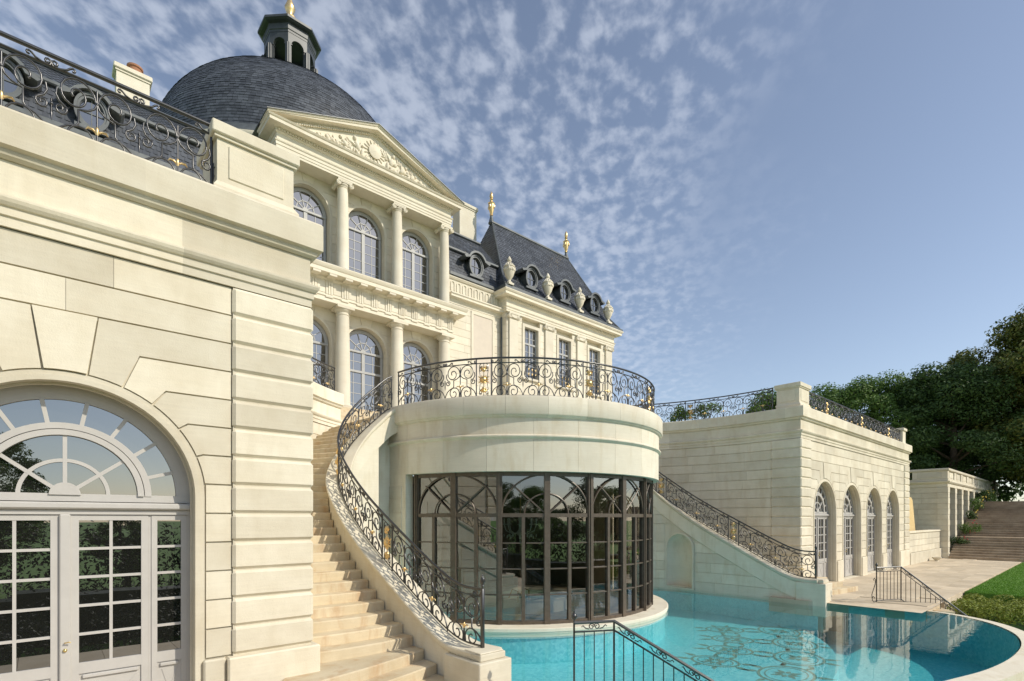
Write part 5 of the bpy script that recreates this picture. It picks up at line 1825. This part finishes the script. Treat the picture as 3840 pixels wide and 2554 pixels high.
b = B(); b.cbox(rx0 - .15, rx1 + .15, ry - .2, ry + .2, rz - .06, rz + .12, .05)
for s, xe, xt in ((0, e0, rx0), (1, e1, rx1)):
    b.tube([(xe, ey, 16.84), (xe + (xt - xe) * .16, ey + (ry - ey) * .16, 16.8 + .12 * 5.85 + .03), (xt, ry - .1, rz)], .07, 6)
o = obj('roof_ridge', b, 'lead', CH)
for x in winx: dormer(CH, x, 24.30, 17.95)
# gilded finials on the ridge
for x in (rx0, rx1):
    b = B(); b.lathe([(.0, -.1), (.20, -.1), (.14, .15), (.09, .35), (.09, .42)], 12, x, ry, rz + .1); fo = obj('finial', b, 'lead', CH, smooth=35)
    b = B(); b.lathe([(.09, .40), (.16, .46), (.10, .52), (.13, .60), (.22, .85), (.27, 1.15), (.26, 1.25), (.30, 1.30), (.20, 1.38), (.10, 1.45), (.10, 1.52), (.16, 1.58), (.10, 1.66), (.16, 1.78), (.13, 1.95), (.06, 2.1), (0, 2.18)], 14, x, ry, rz + .1)
    for k in range(4):
        a = k * pi / 2 + .4; b.ball((x + .25 * math.cos(a), ry + .25 * math.sin(a), rz + 1.15), (.09, .09, .16), 6, 5)
    b.moved(lambda px, py, pz: (x + (px - x) * .8, ry + (py - ry) * .8, rz + .1 + (pz - rz - .1) * .95))
    obj('gilt_vase', b, 'gold', fo, smooth=40)
# chimneys
def chimney(x0, x1, y0, y1, z1, pot):
    b = B(); b.box(x0, x1, y0, y1, 19.4, z1 - .22); b.cbox(x0 - .10, x1 + .10, y0 - .10, y1 + .10, z1 - .22, z1, .03); b.box(x0 - .04, x1 + .04, y0 - .04, y1 + .04, z1 - .30, z1 - .221)
    c = obj('chimney', b, 'stone_far', CH)
    if pot:
        b = B(); b.lathe([(.28, 0), (.26, .28), (.31, .30), (.31, .38), (.22, .38), (.20, .1)], 16, (x0 + x1) / 2 + .1, (y0 + y1) / 2, z1); obj('chimney_pot', b, 'terracotta', c, smooth=35)
chimney(2.3, 3.5, 28.5, 29.2, 22.55, True)
chimney(20.6, 22.0, 28.5, 29.3, 23.9, False)
# stone urns along the pavilion eaves (they stand on the cornice: things of their own)
def urn():
    b = B()
    b.box(-.24, .24, -.24, .24, 0, .12)
    b.lathe([(.20, .12), (.22, .17), (.12, .24), (.10, .32), (.16, .38), (.30, .58), (.385, .82), (.40, .98), (.37, 1.06), (.42, 1.08), (.42, 1.13), (.34, 1.16), (.28, 1.22), (.20, 1.30), (.12, 1.36), (.10, 1.42), (.15, 1.46), (.17, 1.52), (.12, 1.62), (.06, 1.72), (0, 1.78)], 22)
    for k in range(8):
        a = 2 * pi * k / 8
        b.ball((.39 * math.cos(a), .39 * math.sin(a), .90 + .05 * (k % 2)), (.07, .07, .10 + .05 * (k % 2)), 6, 5)
        b.tube([(.40 * math.cos(a + t * pi / 4), .40 * math.sin(a + t * pi / 4), .98 - .13 * math.sin(pi * t)) for t in (0, .25, .5, .75, 1)], .035, 5)
    for k in range(12):
        a = 2 * pi * k / 12; b.tube([(.36 * math.cos(a), .36 * math.sin(a), 1.13), (.27 * math.cos(a), .27 * math.sin(a), 1.25), (.13 * math.cos(a), .13 * math.sin(a), 1.36)], .035, 5)
    return b
me_u = mesh('stone_urn', urn().moved(lambda x, y, z: (x * .84, y * .84, z)), 45); me_u.materials.append(MATS['stone_far'])
for x, lb in zip(pil, ('nearest the dome, beside the roof valley', 'second from the dome along the eaves', 'third from the dome along the eaves', 'outermost, standing against the sky')):
    o = obj('stone_urn', me_u, None, None, loc=(x - .55 if x < 22 else x - .35, PY - .30, 16.82))
    tag(o, 'carved stone urn on the end pavilion cornice, ' + lb, 'urn', 'urns along the slate roof eaves')

# dome and lantern
DCX, DCY, DR, DZ0, DH = X0, 36.4, 7.9, 23.4, 7.45
def dome_r(z):
    t = min(1, max(0, (z - DZ0) / DH)); return DR * (1 - t ** 2.25) ** (1 / 2.1)
b = B(); b.lathe([(DR - .1, 19), (DR - .1, 22.3), (DR + .1, 22.4), (DR + .35, 22.6), (DR + .4, 22.75), (DR + .4, 22.85), (DR - .1, 22.9)], 72, DCX, DCY); obj('dome_drum', b, 'stone_far', CH, smooth=35)
b = B(); b.lathe([(DR + .36, 22.86), (DR + .22, 23.05), (DR + .06, 23.42), (DR - .1, 23.5)], 72, DCX, DCY); obj('dome_flashing', b, 'lead', CH, smooth=40)
v = []; f = []
zs_ = [DZ0]
arc = 0
while zs_[-1] < DZ0 + DH - .05:
    z = zs_[-1]; dz = .01
    slope = math.hypot(dome_r(z + dz) - dome_r(z), dz) / dz
    zs_.append(z + .165 / slope)
for k in range(len(zs_) - 2):
    z0 = zs_[k]; z1 = zs_[min(k + 1, len(zs_) - 1)] + (zs_[min(k + 1, len(zs_) - 1)] - z0) * .2
    r0, r1 = dome_r(z0), dome_r(z1)
    if r0 < 1.7: break
    m = max(12, int(2 * pi * r0 / .27)); off = random.random()
    for i in range(m):
        a0, a1 = 2 * pi * (i + off) / m, 2 * pi * (i + .97 + off) / m
        if math.sin((a0 + a1) / 2) > .45: continue       # the far side is never seen
        j = random.uniform(.010, .030)
        i0 = len(v)
        for a, r_, z in ((a0, r0 + j, z0), (a1, r0 + j, z0), (a1, r1 + .002, z1), (a0, r1 + .002, z1), (a0, r0 - .01, z0), (a1, r0 - .01, z0)):
            v.append((DCX + r_ * math.cos(a), DCY + r_ * math.sin(a), z))
        f += [(i0, i0 + 1, i0 + 2, i0 + 3), (i0, i0 + 4, i0 + 5, i0 + 1)]
o = obj('dome_slates', fastmesh('dome_slates', v, f, 'slate'), 'slate', CH); o['kind'] = 'stuff'
b = B(); b.lathe([(dome_r(DZ0 + DH * i / 40) - .03, DZ0 + DH * i / 40) for i in range(41)], 64, DCX, DCY); obj('dome', b, 'slate', CH, smooth=60)
LZ = 30.45
lan = B(); lan.lathe([(2.0, LZ - .3), (2.0, LZ), (1.9, LZ + .1), (1.75, LZ + .15), (0, LZ + .15)], 8, DCX, DCY, 0, pi / 8, 2 * pi + pi / 8)
ln = obj('lantern', lan, 'lantern_paint', CH)
LH = 3.55
for k in range(8):
    a = 2 * pi * k / 8
    ap = 1.46; hw = ap * math.tan(pi / 8)
    bb = B()
    ow = hw * .66; zsp = LH - .75; n = 12
    vs = []
    for i in range(n + 1):
        t = pi - pi * i / n; x, z = ow * math.cos(t), zsp + ow * math.sin(t); vs += [(x, 0, LH), (x, 0, z), (x, .22, z), (x, .22, LH)]
    bb.add(vs, [(i * 4 + q, i * 4 + 4 + q, i * 4 + 4 + (q + 1) % 4, i * 4 + (q + 1) % 4) for i in range(n) for q in range(3)])
    for s in (-1, 1):
        x0, x1 = sorted((s * ow, s * hw)); bb.box(x0, x1, 0, .22, 0, LH)
        bb.box(*sorted((s * (ow - .03), s * (hw + .03))), -.05, .25, zsp - .06, zsp + .02)
        bb.cbox(s * hw - .13, s * hw + .13, -.16, .10, 0, zsp - .05, .02)
    c_, s_ = math.cos(a - pi / 2), math.sin(a - pi / 2)
    # outward normal of this side is (sin a, -cos a)
    nx, ny = math.sin(a), -math.cos(a); tx, ty = math.cos(a), math.sin(a)
    bb.moved(lambda x, y, z: (DCX + nx * (ap - y) + tx * x, DCY + ny * (ap - y) + ty * x, LZ + .15 + z))
    obj('arcade_side', bb, 'lantern_paint', ln)
    bb = B()
    for q in (-.25, .25):
        for sg in (1, -1):
            bb.tube([(q + .12 * math.cos(u) * (1 - i / 16), -.02, .25 + sg * .12 * math.sin(u) * (1 - i / 16)) for i, u in [(i, i * .7) for i in range(12)]], .016, 4)
    bb.tube([(-hw, -.02, .5), (hw, -.02, .5)], .02, 4)
    bb.moved(lambda x, y, z: (DCX + nx * (ap - y) + tx * x, DCY + ny * (ap - y) + ty * x, LZ + .15 + z)); obj('guard', bb, 'iron', ln)
    bb = B(); bb.ball((0, -.06, .3), (.09, .05, .16), 6, 5); bb.moved(lambda x, y, z: (DCX + nx * (ap - y) + tx * x, DCY + ny * (ap - y) + ty * x, LZ + .15 + z)); obj('gilt_rosette', bb, 'gold', ln)
z0 = LZ + .15 + LH
b = B(); b.lathe([(0, z0 - .02), (1.60, z0 - .02), (1.60, z0 + .12), (1.64, z0 + .16), (1.66, z0 + .5), (1.85, z0 + .56), (1.98, z0 + .64), (1.98, z0 + .78), (1.88, z0 + .84), (1.2, z0 + .95), (1.1, z0 + 1.0)], 8, DCX, DCY, 0, pi / 8, 2 * pi + pi / 8)
obj('lantern_cornice', b, 'lantern_paint', ln)
b = B(); b.lathe([(1.15, z0 + .9), (1.12, z0 + 1.2), (.92, z0 + 1.55), (.6, z0 + 1.75), (.4, z0 + 1.85), (.36, z0 + 1.95)], 24, DCX, DCY); obj('cap_dome', b, 'lead', ln, smooth=40)
b = B(); b.lathe([(.0, z0 + 1.9), (.36, z0 + 1.9), (.46, z0 + 2.02), (.42, z0 + 2.2), (.22, z0 + 2.3), (.18, z0 + 2.5), (.28, z0 + 2.7), (.34, z0 + 2.9), (.22, z0 + 3.2), (.1, z0 + 3.6), (.05, z0 + 4.2), (0, z0 + 4.3)], 16, DCX, DCY); obj('gilt_finial', b, 'gold', ln, smooth=45)
# white garden canopy roof glimpsed behind the parapet

# ------------------------------------------------------------------ pool-side handrails and the steps they serve
def handrail(label, A, C, D, ztop, zend, bracket=True):
    t = thing('pool_handrail', label, 'handrail', 'handrails by the pool')
    h = 1.12
    P = [Vector((*A, ztop)), Vector((*C, ztop)), Vector((*D, zend))]
    b = B(); b.tube([P[0], P[1], P[2]], .026, 6); obj('handrail', b, 'iron', t, smooth=40, mirror=False)
    dz = .13
    low = [p - Vector((0, 0, dz)) for p in P]
    b = B(); b.tube(low, .013, 4); obj('band_rail', b, 'iron', t, mirror=False)
    bot = [p - Vector((0, 0, h - .05)) for p in P]
    b = B(); b.tube(bot, .015, 4); obj('bottom_rail', b, 'iron', t, mirror=False)
    for i in (0, 1):
        p, q = P[i], P[i + 1]; ln = (q.xy - p.xy).length; n = max(2, int(ln / .135))
        for k in range(0 if i == 0 else 1, n + 1):
            u = p.lerp(q, k / n); big = (k == 0 and i == 0) or (k == n)
            b = B(); b.tube([u - Vector((0, 0, h if big else h - .05)), u - Vector((0, 0, dz if not big else 0))], .018 if big else .0095, 4)
            obj('post' if big else 'baluster', b, 'iron', t, mirror=False)
        m = max(1, int(ln / .42))
        for k in range(m):
            c = p.lerp(q, (k + .5) / m) - Vector((0, 0, dz / 2)); d = (q - p).normalized()
            b = B()
            for sg in (-1, 1):
                pts = []
                for (x, y) in spiral(.04, 0, .05, .014, pi, -1.3 * 1, 12): pts.append(c + d * (sg * x) + Vector((0, 0, y)))
                b.tube(pts, .008, 4)
                b.tube([c + d * sg * .08 - Vector((0, 0, .03)), c + d * sg * .13 + Vector((0, 0, -.02)), c + d * sg * .17 + Vector((0, 0, .02)), c + d * sg * .19], .008, 4)
            obj('scroll', b, 'iron', t, mirror=False)
    # outer scroll bracket and finial on the first post
    b = B(); d = (P[0] - P[1]).normalized(); base = P[0] - Vector((0, 0, h))
    pts = [base + d * x + Vector((0, 0, z)) for x, z in [(.02, .02), (.10, .01), (.17, .05), (.19, .13), (.14, .19), (.09, .16), (.10, .11)]]
    b.tube(pts, .012, 5)
    pts = [base + d * x + Vector((0, 0, z)) for x, z in [(.19, .13), (.20, .25), (.13, .42), (.06, .58), (.04, .72), (.09, .78), (.13, .74), (.10, .69)]]
    b.tube(pts, .012, 5)
    if bracket: obj('scroll_bracket', b, 'iron', t, smooth=45, mirror=False)
    b = B(); b.lathe([(.0, 0), (.018, 0), (.012, .03), (.035, .055), (.042, .085), (.03, .115), (.012, .13), (.014, .15), (0, .16)], 12, P[0].x, P[0].y, ztop + .01); obj('finial', b, 'iron', t, smooth=45, mirror=False)
    return t
handrail('black iron handrail with scrolls in the right foreground corner of the near steps', (5.58, 4.98), (6.11, 4.69), (7.21, 2.80), 1.28, 0.06, bracket=False)
handrail('black iron handrail descending from the paving between pool and hedge', (20.3, 4.98), (21.27, 4.53), (22.35, 2.9), 1.15, -.50)
stp = thing('garden_steps', 'limestone steps going down beside the pool towards the hedge', 'steps')
for k in range(8):
    d = Vector((.55, -.83)); nrm = Vector((.83, .55)); o_ = Vector((21.3, 3.62)) + d * (.24 * k)
    b = B(); q = [o_ + nrm * -.05, o_ + nrm * 1.5, o_ + nrm * 1.5 + d * .5, o_ + nrm * -.05 + d * .5]
    b.prism_z([tuple(p) for p in q], -1.6, -.02 - .18 * (k + 1)); obj('step', b, 'stone_step', stp, mirror=False)

# ------------------------------------------------------------------ gallery, low wall and great steps at the far right
LW = thing('low_wall', 'low limestone wall with an ochre panel between far pavilion and gallery', 'wall')
b = B(); b.box(38.3, 47.3, 7.82, 8.2, -.1, 1.86); lwc = obj('wall', b, 'stone', LW, mirror=False)
for k in range(3):
    x = 38.4
    while x < 47.2:
        x2 = min(47.3, x + random.uniform(1.3, 2.0)); x2 = 47.3 if 47.3 - x2 < .5 else x2
        ubox('stone', 'stone', lwc, x + .004, x2 - .004, 7.78, 7.86, .70 + k * .38 + .009, .70 + (k + 1) * .38 - .009); x = x2
b = B(); b.cbox(38.4, 47.3, 7.70, 7.88, -.05, .68, .02); obj('plinth', b, 'stone', LW, mirror=False)
b = B(); b.cbox(38.3, 47.32, 7.74, 8.3, 1.865, 1.98, .02); obj('coping', b, 'stone', LW, mirror=False)
b = B(); b.prism([(38.5, 1.9), (45.2, 1.9), (44.4, 4.0), (44.0, 4.2), (38.5, 4.2)], 8.8, 9.1); obj('ochre_panel', b, 'ochre_plaster', LW, mirror=False)
GA = thing('trellis_gallery', 'limestone gallery with trellis bays and balustrade beside the far steps', 'gallery')
GX, GY = 47.3, 7.4
b = B(); b.box(GX + .05, 74, GY + .5, 12, -.1, 5.0); gw = obj('wall', b, 'stone', GA, mirror=False)
for k in range(12):
    z0 = .35 + k * .385
    y = GY + .05
    while y < 11.4:
        y2 = min(11.5, y + random.uniform(1.2, 1.9))
        ubox('stone', 'stone', gw, GX, GX + .1, y + .004, y2 - .004, z0 + .009, z0 + .376); y = y2
gp = offset_path([(GX, 12), (GX, GY), (74, GY)])
b = B(); b.sweep(gp, [(-.8, 4.98), (0, 4.98), (.02, 5.0), (.02, 5.22), (.10, 5.26), (.16, 5.34), (.16, 5.40), (-.8, 5.42)], True); obj('cornice', b, 'stone', GA, mirror=False)
b = B(); b.sweep(gp, [(-.4, 6.12), (.07, 6.12), (.10, 6.16), (.10, 6.26), (.07, 6.30), (-.4, 6.30)], True); obj('balustrade_cap', b, 'stone', GA, mirror=False)
b = B(); b.sweep(gp, [(-.35, 5.42), (.05, 5.42), (.05, 5.56), (-.35, 5.56)], True); obj('balustrade_base', b, 'stone', GA, mirror=False)
bal = B(); bal.lathe([(.08, 0), (.08, .04), (.045, .07), (.10, .20), (.09, .28), (.04, .40), (.05, .46), (.085, .5), (.085, .56)], 10)
me_b = mesh('baluster', bal, 40, False); me_b.materials.append(MATS['stone'])
for k in range(5): obj('baluster', me_b, None, GA, loc=(GX + .12, 10.9 - k * .26, 5.56))
b = B(); b.cbox(GX - .03, GX + .35, GY - .03, 9.4, 5.562, 6.118, .02); ppn = obj('parapet_pedestal', b, 'stone', GA, mirror=False)
b = B(); b.cbox(GX - .05, GX, GY + .3, 9.1, 5.66, 6.02, .012); obj('raised_panel', b, 'stone', ppn, mirror=False)
for k in range(10):
    x = GX + k * 2.65
    b = B(); b.cbox(x + (.36 if k == 0 else -.25), x + .45, GY - .03, GY + .3, 5.562, 6.118, .02); obj('parapet_pedestal', b, 'stone', GA, mirror=False)
    b = B(); b.cbox(x + .6, x + 2.25, GY + .02, GY + .25, 5.565, 6.115, .01); pn = obj('parapet_panel', b, 'stone', GA, mirror=False)
    b = B(); b.cbox(x + .75, x + 2.1, GY + .0, GY + .03, 5.66, 6.02, .01); obj('raised_panel', b, 'stone', pn, mirror=False)
    zb = max(0, min(4.1, (x - 47.6) * .34))
    n = int((4.95 - zb) / .385)
    for q in range(n):
        z1 = 4.97 - q * .385
        if z1 - .376 > 0: ubox('rusticated_block', 'stone', GA, x - .06, x + .62 - .12 * (q % 2), GY - .05, GY + .55, z1 - .372, z1)
    b = B(); b.cbox(x - .10, x + .68, GY - .10, GY + .5, zb - .3, max(zb + .35, z1 - .37), .03); obj('pier_plinth', b, 'stone', GA, mirror=False)
    # trellis
    b = B(); x0, x1 = x + .62, x + 2.60
    for q in range(17): b.box(x0 + q * .117, x0 + q * .117 + .022, GY + .36, GY + .385, zb, 4.97)
    for q in range(int((4.9 - zb) / .13)): b.box(x0, x1, GY + .386, GY + .41, zb + .05 + q * .13, zb + .072 + q * .13)
    arc_bar(b, .82, .90, GY + .30, GY + .36, 0, pi, 18, (x0 + x1) / 2, 3.9)
    o = obj('trellis', b, 'trellis', GA, mirror=False); o['kind'] = 'stuff'
FS = thing('great_steps', 'broad brown stone steps climbing to the trees at far right', 'steps')
x, z = 47.0, 0.0
for k in range(26):
    if k in (9, 18): x += 1.3
    z += .16
    b = B(); b.cbox(x, x + 2.2, -9, 7.28, z - .3, z, .012); obj('step', b, 'stone_brown', FS, mirror=False)
    x += .36
b = B(); b.box(x, 90, -12, 12, 2, z - .01); o = obj('woodland_floor', b, 'turf', mirror=False); o['kind'] = 'structure'
o = obj('stone_urn', me_u, None, None, loc=(72.5, GY + .2, 6.3)); o.scale = (1.1, 1.1, .8)
tag(o, 'small pale urn at the far end of the gallery balustrade', 'urn')
b = B(); b.lathe([(0, 0), (.14, 0), (.10, .05), (.20, .14), (.27, .26), (.24, .27), (.16, .17), (0, .12)], 16, 43.2, 7.3, 0.003)
tag(obj('stone_bowl', b, 'stone_pale', None, smooth=40, mirror=False), 'small stone bowl on the paving before the low wall', 'bowl')

# ------------------------------------------------------------------ planting
def leaf_quads(v, f, c, n, rad, size, rng, shell=.55, flat=1.0):
    for _ in range(n):
        d = Vector((rng.gauss(0, 1), rng.gauss(0, 1), rng.gauss(0, 1)))
        if d.length < 1e-6: continue
        d.normalize(); r_ = (shell + (1 - shell) * rng.random())
        p = Vector((c[0] + d.x * rad[0] * r_, c[1] + d.y * rad[1] * r_, c[2] + d.z * rad[2] * r_))
        nn = (d + Vector((rng.gauss(0, .55), rng.gauss(0, .55), rng.gauss(0, .55) + .25))).normalized()
        u = nn.cross(Vector((rng.gauss(0, 1), rng.gauss(0, 1), rng.gauss(0, 1)))).normalized(); w = nn.cross(u)
        s = size * rng.uniform(.6, 1.3); i = len(v)
        v += [tuple(p - u * s), tuple(p - w * s * .45 + nn * s * .1), tuple(p + u * s), tuple(p + w * s * .45 + nn * s * .1)]
        f.append((i, i + 1, i + 2, i + 3))
def tree_meshes(name, seed, hgt, cr, nclump, nleaf, size, mat, base=.25):
    rng = random.Random(seed)
    v, f = [], []; clumps = []
    for k in range(nclump):
        zf = rng.random() ** .8
        env = math.sin(pi * min(1, (.16 + .80 * zf))) ** .7
        a = rng.uniform(0, 2 * pi); rr = cr * env * math.sqrt(rng.uniform(.15, 1))
        c = (rr * math.cos(a), rr * math.sin(a), hgt * (base + (1 - base) * zf) - .6)
        cs = cr * rng.uniform(.20, .36)
        clumps.append((c, cs))
        leaf_quads(v, f, c, nleaf, (cs, cs, cs * .75), size, rng)
    crown = fastmesh(name + '_crown', v, f, mat)
    b = B()
    b.tube([(0, 0, 0), (.1, .05, hgt * .3), (-.1, .1, hgt * .6), (0, 0, hgt * .85)], [hgt * .028, hgt * .020, hgt * .011, hgt * .004], 8)
    for c, cs in clumps[::3]:
        zb = min(c[2] * .75, hgt * .7)
        b.tube([(0, 0, zb), (c[0] * .5, c[1] * .5, (zb + c[2]) / 2), c], [hgt * .009, hgt * .006, hgt * .002], 5)
    return crown, b
TM = [tree_meshes('tree', s_, 16, 5.2, 60, 480, .155, m_) for s_, m_ in ((1, 'leaf_mid'), (2, 'leaf_dark'), (3, 'leaf_gold'), (4, 'leaf_dark'))]
TB = []
for cme, tb in TM:
    me = mesh('trunk', tb, 50, False); me.materials.append(MATS['bark']); TB.append((cme, me))
def tree(kind, x, y, z, hgt, wid, rot, label, group):
    t = thing('broadleaf_tree', label, 'tree', group)
    t.location = (x, y, z); t.scale = (wid / 5.2, wid / 5.2, hgt / 16); t.rotation_euler = (0, 0, rot)
    obj('crown', TB[kind][0], None, t); obj('trunk', TB[kind][1], None, t)
GT = 'trees beyond the gallery'
tree(0, 57, 22.5, 3, 13.0, 5.0, 0, 'bright green tree above the far parapet, nearest the pedestal', GT)
tree(0, 62, 19.0, 3, 13.6, 4.8, 2, 'light green tree behind the middle of the far railing', GT)
tree(0, 63, 15.5, 3, 14.2, 4.6, 4.2, 'light green tree just left of the dark dense crowns', GT)
tree(1, 66, 12.8, 3.5, 13.6, 5.0, 1, 'dark dense tree behind the right end of the far parapet', GT)
tree(3, 64, 9.6, 3.5, 14.0, 5.2, 3, 'tall dark tree above the gallery balustrade', GT)
tree(2, 69, 7.6, 3.5, 16.4, 5.6, 5, 'yellowing tree leaning over the gallery end', GT)
tree(2, 67, 3.2, 3.5, 19.0, 6.2, .7, 'tallest yellow-green tree at the right edge of the picture', GT)
tree(1, 78, 3.5, 4, 15, 6.5, 2.2, 'dark tree closing the view above the great steps', GT)
tree(3, 75, 8.5, 4, 14, 6.5, 2.9, 'shadowed dark tree deep behind the gallery roof', GT)
tree(1, 74, -3, 4, 15, 6.0, .2, 'dark tree beyond the great steps outside the picture', GT)
GB = 'trees across the lawn, mirrored in the windows'
rng = random.Random(11)
for k in range(16):
    x = -34 + k * 6.2 + rng.uniform(-1.5, 1.5); y = -25 + rng.uniform(-3, 3) - .004 * (x - 10) ** 2
    h_ = rng.choice((5.2, 4.6, 5.6)) if -14 < x < 14 else rng.choice((8, 9, 10, 12))
    tree((0, 1, 3)[k % 3], x, y, -1.55, h_, h_ * .42, k, 'park tree across the lawn, seen mirrored in the door and rotunda glass', GB)
tree(0, -2.6, -25.5, -1.55, 9.2, 3.0, .4, 'rounded park tree across the lawn, mirrored in the near door fanlight', GB)
# low wood edge behind them reads as one mass
v, f = [], []
for k in range(46):
    x = -45 + k * 2.6; leaf_quads(v, f, (x, -19.5 + rng.uniform(-1.5, 1.5) - .003 * (x - 10) ** 2, .4), 1000, (2.3, 1.6, 2.5 + rng.uniform(-.5, .9)), .13, rng)
o = obj('wood_edge', fastmesh('wood_edge', v, f, 'leaf_shade'), None); o['kind'] = 'stuff'; o['label'] = 'dark wood edge across the lawn, mirrored in the glass'
v, f = [], []
for k in range(60):
    leaf_quads(v, f, (-14 + k * 1.0, -7 + rng.uniform(-.3, .3), -.55), 260, (.75, .7, 1.05), .07, rng, .8)
yh = obj('screen_hedge', fastmesh('screen_hedge', v, f, 'leaf_shade'), None)  # added unseen hedge, keeps the sunlit lawn out of the glass reflections
tag(yh, 'added dark hedge out of view, screening the lawn from the rotunda glass', 'hedge')
b = B(); b.box(-14.5, 46, -7.5, -6.5, -1.6, .2); obj('hedge_core', b, 'leaf_shade', yh, mirror=False)
v, f = [], []
for k in range(30):
    leaf_quads(v, f, (rng.uniform(64, 86), rng.uniform(-8, 24), rng.uniform(4.2, 7.5)), 240, (2.8, 2.8, 2.6), .34, rng)
o = obj('undergrowth', fastmesh('undergrowth', v, f, 'leaf_dark'), None); o['kind'] = 'stuff'; o['label'] = 'dark undergrowth below the trees behind the gallery'
v, f = [], []
for k in range(70):
    leaf_quads(v, f, (rng.uniform(-9, 4), rng.uniform(-4, 1.6), rng.uniform(-.9, .1)), 260, (.8, .8, .7), .06, rng, .7)
o = obj('shrub_bed', fastmesh('shrub_bed', v, f, 'leaf_shade'), None); o['kind'] = 'stuff'; o['label'] = 'dark evergreen planting before the near pavilion, mirrored in its lower panes'
# clipped box hedge
v, f = [], []
for i in range(5):
    for j in range(9):
        c = (23.0 + i * .68 + rng.uniform(-.15, .15), -1.8 + j * .62 + rng.uniform(-.15, .15), -.42 + rng.uniform(-.08, .10))
        leaf_quads(v, f, c, 620, (.46, .44, .40), .045, rng, .86)
hd = obj('box_hedge', fastmesh('box_hedge', v, f, 'leaf_box'), None)
tag(hd, 'rounded clipped box hedge between the lawn and the pool rim', 'hedge')
b = B(); b.box(22.7, 26.0, -2.1, 3.35, -1.6, -.60); obj('hedge_core', b, 'leaf_dark', hd, mirror=False)
# lawn with blades
b = B(); b.add([(26.1, -30, -.05), (60, -30, -.05), (60, 3.58, -.05), (26.1, 3.58, -.05), (26.1, -30, -1.6), (26.1, 3.58, -1.6)], [(0, 1, 2, 3), (0, 3, 5, 4)])
struct('lawn', b, 'turf')
v, f = [], []
for _ in range(46000):
    x = 26.1 + 20 * rng.random() ** 1.6; y = rng.uniform(-.5, 3.56)
    a = rng.uniform(0, 6.28); w = .010; h_ = rng.uniform(.025, .06); i = len(v)
    v += [(x - w * math.cos(a), y - w * math.sin(a), -.052), (x + w * math.cos(a), y + w * math.sin(a), -.052), (x + rng.gauss(0, .02), y + rng.gauss(0, .02), -.05 + h_)]
    f.append((i, i + 1, i + 2))
o = obj('grass', fastmesh('grass', v, f, 'grass_blade'), None); o['kind'] = 'stuff'; o['label'] = 'short green lawn grass along the paving'
# shrubs on the far terrace and roses along the gallery
def shrub(x, y, z, r_, n, size, mat, label, group, flowers=None, name='shrub'):
    v, f = [], []
    for k in range(7):
        leaf_quads(v, f, (x + rng.gauss(0, r_ * .4), y + rng.gauss(0, r_ * .4), z + r_ * rng.uniform(.5, 1.5)), n // 7, (r_ * .55, r_ * .55, r_ * .55), size, rng, .4)
    t = thing(name, label, 'shrub', group)
    obj('foliage', fastmesh('foliage', v, f, mat), None, t)
    b = B()
    for k in range(4): b.tube([(x, y, z - .05), (x + rng.gauss(0, r_ * .3), y + rng.gauss(0, r_ * .3), z + r_ * 1.2)], r_ * .03, 4)
    obj('stem', b, 'bark', t, mirror=False)
    if flowers:
        for k in range(7):
            b = B(); b.ball((x + rng.gauss(0, r_ * .45), y - r_ * .45 + rng.gauss(0, .1), z + r_ * rng.uniform(.4, 1.9)), .045, 6, 5); obj('flower', b, flowers, t, mirror=False)
for i, (x, y) in enumerate(((20.6, 14.3), (20.9, 12.6), (21.35, 11.6), (21.9, 9.7))):
    shrub(x + .8, y + .3, 7.0, .52 if i != 3 else .36, 700, .06, 'leaf_mid', 'young green shrub behind the far court railing, ' + ('nearest the drum', 'left of the pair', 'right of the pair', 'small one by the pedestal')[i], 'terrace shrubs')
for i in range(6):
    x = 48.6 + i * 2.65; zb = max(0, min(4.1, (x - 47.3) * .36))
    shrub(x + .4, 6.95, zb, .55 + .1 * (i % 2), 900, .06, 'leaf_dark' if i % 2 == 0 else 'leaf_mid', 'rose bush at the gallery pier, ' + ('first, at the foot of the steps', 'second up the steps', 'third up the steps', 'fourth up the steps', 'fifth up the steps', 'last, near the top')[i], 'roses along the gallery', 'rose_red' if i < 2 else 'rose_yellow', 'rose_bush')
